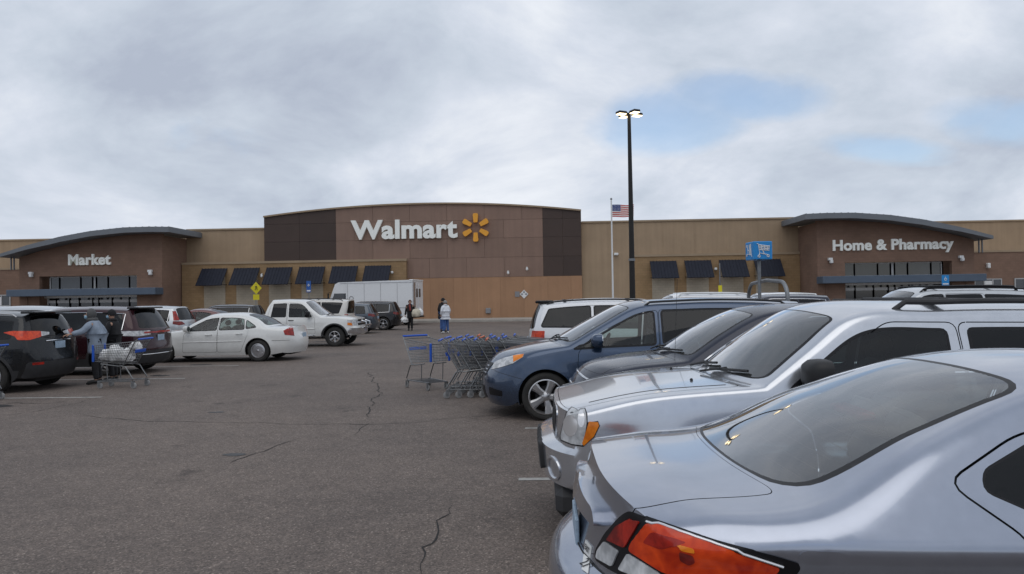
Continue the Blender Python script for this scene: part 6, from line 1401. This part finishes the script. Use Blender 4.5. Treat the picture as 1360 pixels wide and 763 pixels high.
def person(label, loc, rz, J, top_m, leg_m, shoe_m, hair_m, head='hair', H=1.7, grp=None, jr=1.0, long_coat=0.0, mask=False, hood=None, scarf=None):
    """J: overrides of joints in a figure that faces +x, left = +y"""
    P = dict(pelvis=(0, 0, .95), waist=(.0, 0, 1.08), chest=(.0, 0, 1.28), neckb=(.0, 0, 1.45), neck=(.02, 0, 1.50), head=(.035, 0, 1.60), crown=(.03, 0, 1.68),
             sl=(0, .17, 1.41), sr=(0, -.17, 1.41), el=(-.02, .23, 1.14), er=(-.02, -.23, 1.14), wl=(.06, .24, .90), wr=(.06, -.24, .90), hl=(0, .09, .92), hr=(0, -.09, .92), kl=(.02, .10, .50), kr=(.02, -.10, .50), al=(-.02, .10, .09), ar=(-.02, -.10, .09), tl=(.15, .11, .035), tr=(.15, -.11, .035))
    P.update(J); Rr = dict(pelvis=.11, waist=.10, chest=.105, neckb=.05, neck=.05, head=(.088, .10), crown=.065, sl=.055, sr=.055, el=.042, er=.042, wl=.028, wr=.028, hl=.088, hr=.088, kl=.058, kr=.058, al=.04, ar=.04, tl=.032, tr=.032)
    N = {k: (P[k], Rr[k]) for k in P}; E_ = [('pelvis', 'waist'), ('waist', 'chest'), ('chest', 'neckb'), ('neckb', 'neck'), ('neck', 'head'), ('head', 'crown'), ('chest', 'sl'), ('chest', 'sr'), ('sl', 'el'), ('sr', 'er'), ('el', 'wl'), ('er', 'wr'), ('pelvis', 'hl'), ('pelvis', 'hr'), ('hl', 'kl'), ('hr', 'kr'), ('kl', 'al'), ('kr', 'ar'), ('al', 'tl'), ('ar', 'tr')]
    t_ = thing('person', label, 'person', loc, rz, grp); sc_ = H/1.74; t_.scale = (sc_,)*3
    bm_ = skin(N, E_, 'pelvis')
    bm = bmesh.new(); bm.from_mesh(bm_)
    for a, b in (('el', 'wl'), ('er', 'wr')):
        d = Vector(P[b])-Vector(P[a]); hm = hand_mb(P[b], d, (0, (1 if b == 'wl' else -1)*.9, .3) if abs(d.normalized().z) > .7 else (0, 0, 1)).mesh('h', M_SKIN); bm.from_mesh(hm); bpy.data.meshes.remove(hm)
    hd = Vector(P['head'])
    nm_ = MB(); nm_.ball(hd+Vector((.098, 0, -.01)), .02, 8, 6, (1, .7, 1.2))
    for s_ in (-1, 1): nm_.ball(hd+Vector((0, s_*.09, -.005)), .028, 8, 6, (.7, .35, 1.1))
    fm = nm_.mesh('f', M_SKIN); bm.from_mesh(fm); bm.to_mesh(bm_); bm.free(); bm_.materials.clear(); bm_.materials.append(M_SKIN)
    for p in bm_.polygons: p.use_smooth = True; p.material_index = 0
    body = link('body', bm_, t_)
    for s_ in (-1, 1): MB().ball(hd+Vector((.088, s_*.034, .018)), .011).build('eye', M_BLACK, body)
    MB().tube([hd+Vector((.088, -.025, -.05)), hd+Vector((.095, 0, -.052)), hd+Vector((.088, .025, -.05))], .005, 5).build('mouth', mat('lips', (.35, .12, .1), .5), body)
    # clothes
    g = 1.0*jr; tn = {k: (P[k], r) for k, r in dict(pelvis=.178*g, waist=.165*g, chest=.172*g, neckb=.118, sl=.083*g, sr=.083*g, el=.066*g, er=.066*g).items()}
    for a, b, n_ in (('el', 'wl', 'cl'), ('er', 'wr', 'cr')): tn[n_] = (tuple(Vector(P[a]).lerp(Vector(P[b]), .93)), .05*g)
    te = [('pelvis', 'waist'), ('waist', 'chest'), ('chest', 'neckb'), ('chest', 'sl'), ('chest', 'sr'), ('sl', 'el'), ('sr', 'er'), ('el', 'cl'), ('er', 'cr')]
    hem = Vector(P['pelvis'])+Vector((0, 0, -.06-long_coat)); tn['hem'] = (tuple(hem), .185*g); te.append(('hem', 'pelvis'))
    me = skin(tn, te, 'pelvis')
    for v in me.vertices: v.co += v.normal*.008*noise.noise(v.co*14)
    me.materials.clear(); me.materials.append(top_m); link('jacket', me, t_)
    ln = dict(pelvis=(P['pelvis'], .142), hl=(P['hl'], .105), hr=(P['hr'], .105), kl=(P['kl'], .076), kr=(P['kr'], .076), al=(tuple(Vector(P['al'])+Vector((0, 0, .0))), .062), ar=(tuple(Vector(P['ar'])+Vector((0, 0, .0))), .062))
    me = skin(ln, [('pelvis', 'hl'), ('pelvis', 'hr'), ('hl', 'kl'), ('hr', 'kr'), ('kl', 'al'), ('kr', 'ar')], 'pelvis')
    for v in me.vertices: v.co += v.normal*.007*noise.noise(v.co*12)
    me.materials.clear(); me.materials.append(leg_m); link('trousers', me, t_)
    for a, b in (('al', 'tl'), ('ar', 'tr')):
        A, B = Vector(P[a]), Vector(P[b]); mb = MB(); mb.tube([A+(A-B)*.3+Vector((0, 0, -.035)), A+Vector((0, 0, -.02)), A.lerp(B, .5)+Vector((0, 0, .0)), B, B+(B-A)*.25], [.03, .05, .048, .042, .015], 10); mb.v = [(x, y, max(z, 0.001)) for x, y, z in mb.v]; mb.build('shoe', shoe_m, t_, 60)
    if hood is not None:
        mb = MB(); nu = 16; rows_ = []
        for j in range(9):
            th = PI*j/8; rows_.append([tuple(hd+Vector((-.028+.118*math.sin(th)*math.cos(ph), .118*math.sin(th)*math.sin(ph), .02+.135*math.cos(th)))) for ph in np.linspace(R_(62), R_(298), nu)])
        mb.grid(rows_); mb.build('hood', hood, t_, 70); mb = MB(); mb.tube([Vector(P['neckb'])+Vector((.0+.07*math.cos(a), .085*math.sin(a), .03)) for a in np.linspace(0, 2*PI, 13)[:-1]], .05, 8, True); mb.build('collar', hood, t_, 60)
    if head in ('hair', 'cap'):
        mb = MB(); nu = 18; rows_ = []
        for j in range(8):
            th = PI*.62*j/7; rows_.append([tuple(hd+Vector((-.012+.104*math.sin(th)*math.cos(ph), .104*math.sin(th)*math.sin(ph), .02+.118*math.cos(th)-(0 if abs(ph-PI) < 1.9 else -.0)))) for ph in np.linspace(R_(58) if j > 4 else .001, R_(302) if j > 4 else 2*PI-.001, nu)])
        mb.grid(rows_); mb.build('cap' if head == 'cap' else 'hair', hair_m, t_, 70)
        if head == 'cap': mb = MB(); mb.rbox(.06, -.075, .045, .17, .075, .06, .006, Matrix.Translation(hd)); mb.build('cap_brim', hair_m, t_)
    if hood is None: mb = MB(); mb.tube([Vector(P['neckb'])+Vector((.0+.06*math.cos(a), .07*math.sin(a), .025)) for a in np.linspace(0, 2*PI, 13)[:-1]], .042, 8, True); mb.build('collar', top_m, t_, 60)
    if mask: mb = MB(); mb.ball(hd+Vector((.055, 0, -.045)), .068, 12, 8, (.85, .95, .75)); mb.build('face_mask', mat('mask_blue', (.28, .45, .58), .8), t_, 60)
    if scarf: mb = MB(); mb.tube([Vector(P['neckb'])+Vector((.10, -.03, .03)), Vector(P['chest'])+Vector((.155, 0, .02)), Vector(P['waist'])+Vector((.15, .01, .05))], [.05, .06, .045], 8); mb.build('scarf', scarf, t_, 60)
    return t_
M_JK = mat('jacket_blue_grey', (0.25, 0.30, 0.37), 0.85, var=0.15, scale=12, bump=.3, bscale=30); M_DK = mat('cloth_black', (0.012, 0.012, 0.014), 0.9, var=0.3, scale=14); M_WHT = mat('hoodie_white', (0.66, 0.68, 0.72), 0.9, var=0.06, scale=14, bump=.3, bscale=25); M_JEAN = mat('denim_blue', (0.045, 0.10, 0.26), 0.9, var=0.3, scale=8)
M_SHOE = mat('shoe_black', (0.015, 0.015, 0.015), 0.6); M_SHOEW = mat('shoe_white', (0.62, 0.62, 0.60), 0.6); M_HAIRB = mat('hair_auburn', (0.10, 0.035, 0.02), 0.7); M_HAIRG = mat('hair_grey', (0.22, 0.21, 0.2), 0.8); M_SCARF = mat('scarf_red', (0.20, 0.035, 0.03), 0.9); M_HOODG = mat('hood_grey', (0.085, 0.085, 0.085), 0.9)
person('person in blue-grey hooded jacket and mask reaching toward the charcoal SUV', (-9.95, 15.75, 0), R_(195), dict(chest=(.05, 0, 1.27), neckb=(.09, 0, 1.44), neck=(.11, 0, 1.48), head=(.15, 0, 1.575), crown=(.14, 0, 1.66), sl=(.07, .17, 1.39), sr=(.05, -.17, 1.39), el=(.22, .28, 1.20), wl=(.42, .40, 1.16), er=(-.10, -.28, 1.14), wr=(.10, -.24, 1.00)), M_JK, M_DK, M_SHOE, M_HOODG, head='none', H=1.70, jr=1.12, long_coat=.22, mask=True, hood=M_HOODG)
person('person in black coat and black cap behind the blue-grey jacket', (-9.95, 16.35, 0), R_(190), dict(el=(.08, .24, 1.14), wl=(.26, .2, 1.05)), M_DK, M_DK, M_SHOE, M_DK, head='cap', H=1.66, mask=True, long_coat=.1)
person('woman in black coat carrying shopping bags across the lane', (-7.48, 40.6, 0), R_(-82), dict(kl=(.08, .09, .50), al=(.06, .09, .09), tl=(.22, .10, .04), kr=(.02, -.09, .5), ar=(-.12, -.09, .10), tr=(.04, -.10, .035), wr=(.05, -.27, .86), wl=(.10, .30, .98), el=(-.04, .27, 1.16)), M_DK, M_DK, M_SHOE, M_HAIRB, H=1.75, long_coat=.25, scarf=M_SCARF)
person('person in white hooded sweatshirt and blue jeans standing in the lane', (-4.98, 36.95, 0), R_(125), dict(tl=(.13, .15, .035), tr=(.13, -.15, .035), kl=(.02, .12, .5), kr=(.02, -.12, .5), al=(-.02, .13, .09), ar=(-.02, -.13, .09), wl=(.12, .20, .95), wr=(.12, -.20, .95)), M_WHT, M_JEAN, M_SHOEW, M_HAIRG, H=1.70, jr=1.18)
person('person in dark clothes and dark cap behind the white sweatshirt', (-5.30, 38.3, 0), R_(70), {}, M_DK, M_JEAN, M_SHOE, M_DK, head='cap', H=1.83)
def hang(label, nm, px, py, Y, r, sz, mt, seed):
    p = atY(px, py, Y); return bag(label, p.x, p.y, p.z, r, sz, mt, None, seed, True, nm)
hang('white plastic bag hanging low from the woman\'s right hand', 'plastic_bag', 537.5, 428.5, 40.5, .20, 1.0, None, 6)
hang('cream cloth bag on the woman\'s left side', 'tote_bag', 552.5, 421, 40.35, .24, 1.15, M_TOTE, 7)
hang('white plastic bag behind the cream cloth bag', 'plastic_bag', 557.5, 419, 40.7, .20, 1.1, None, 8)
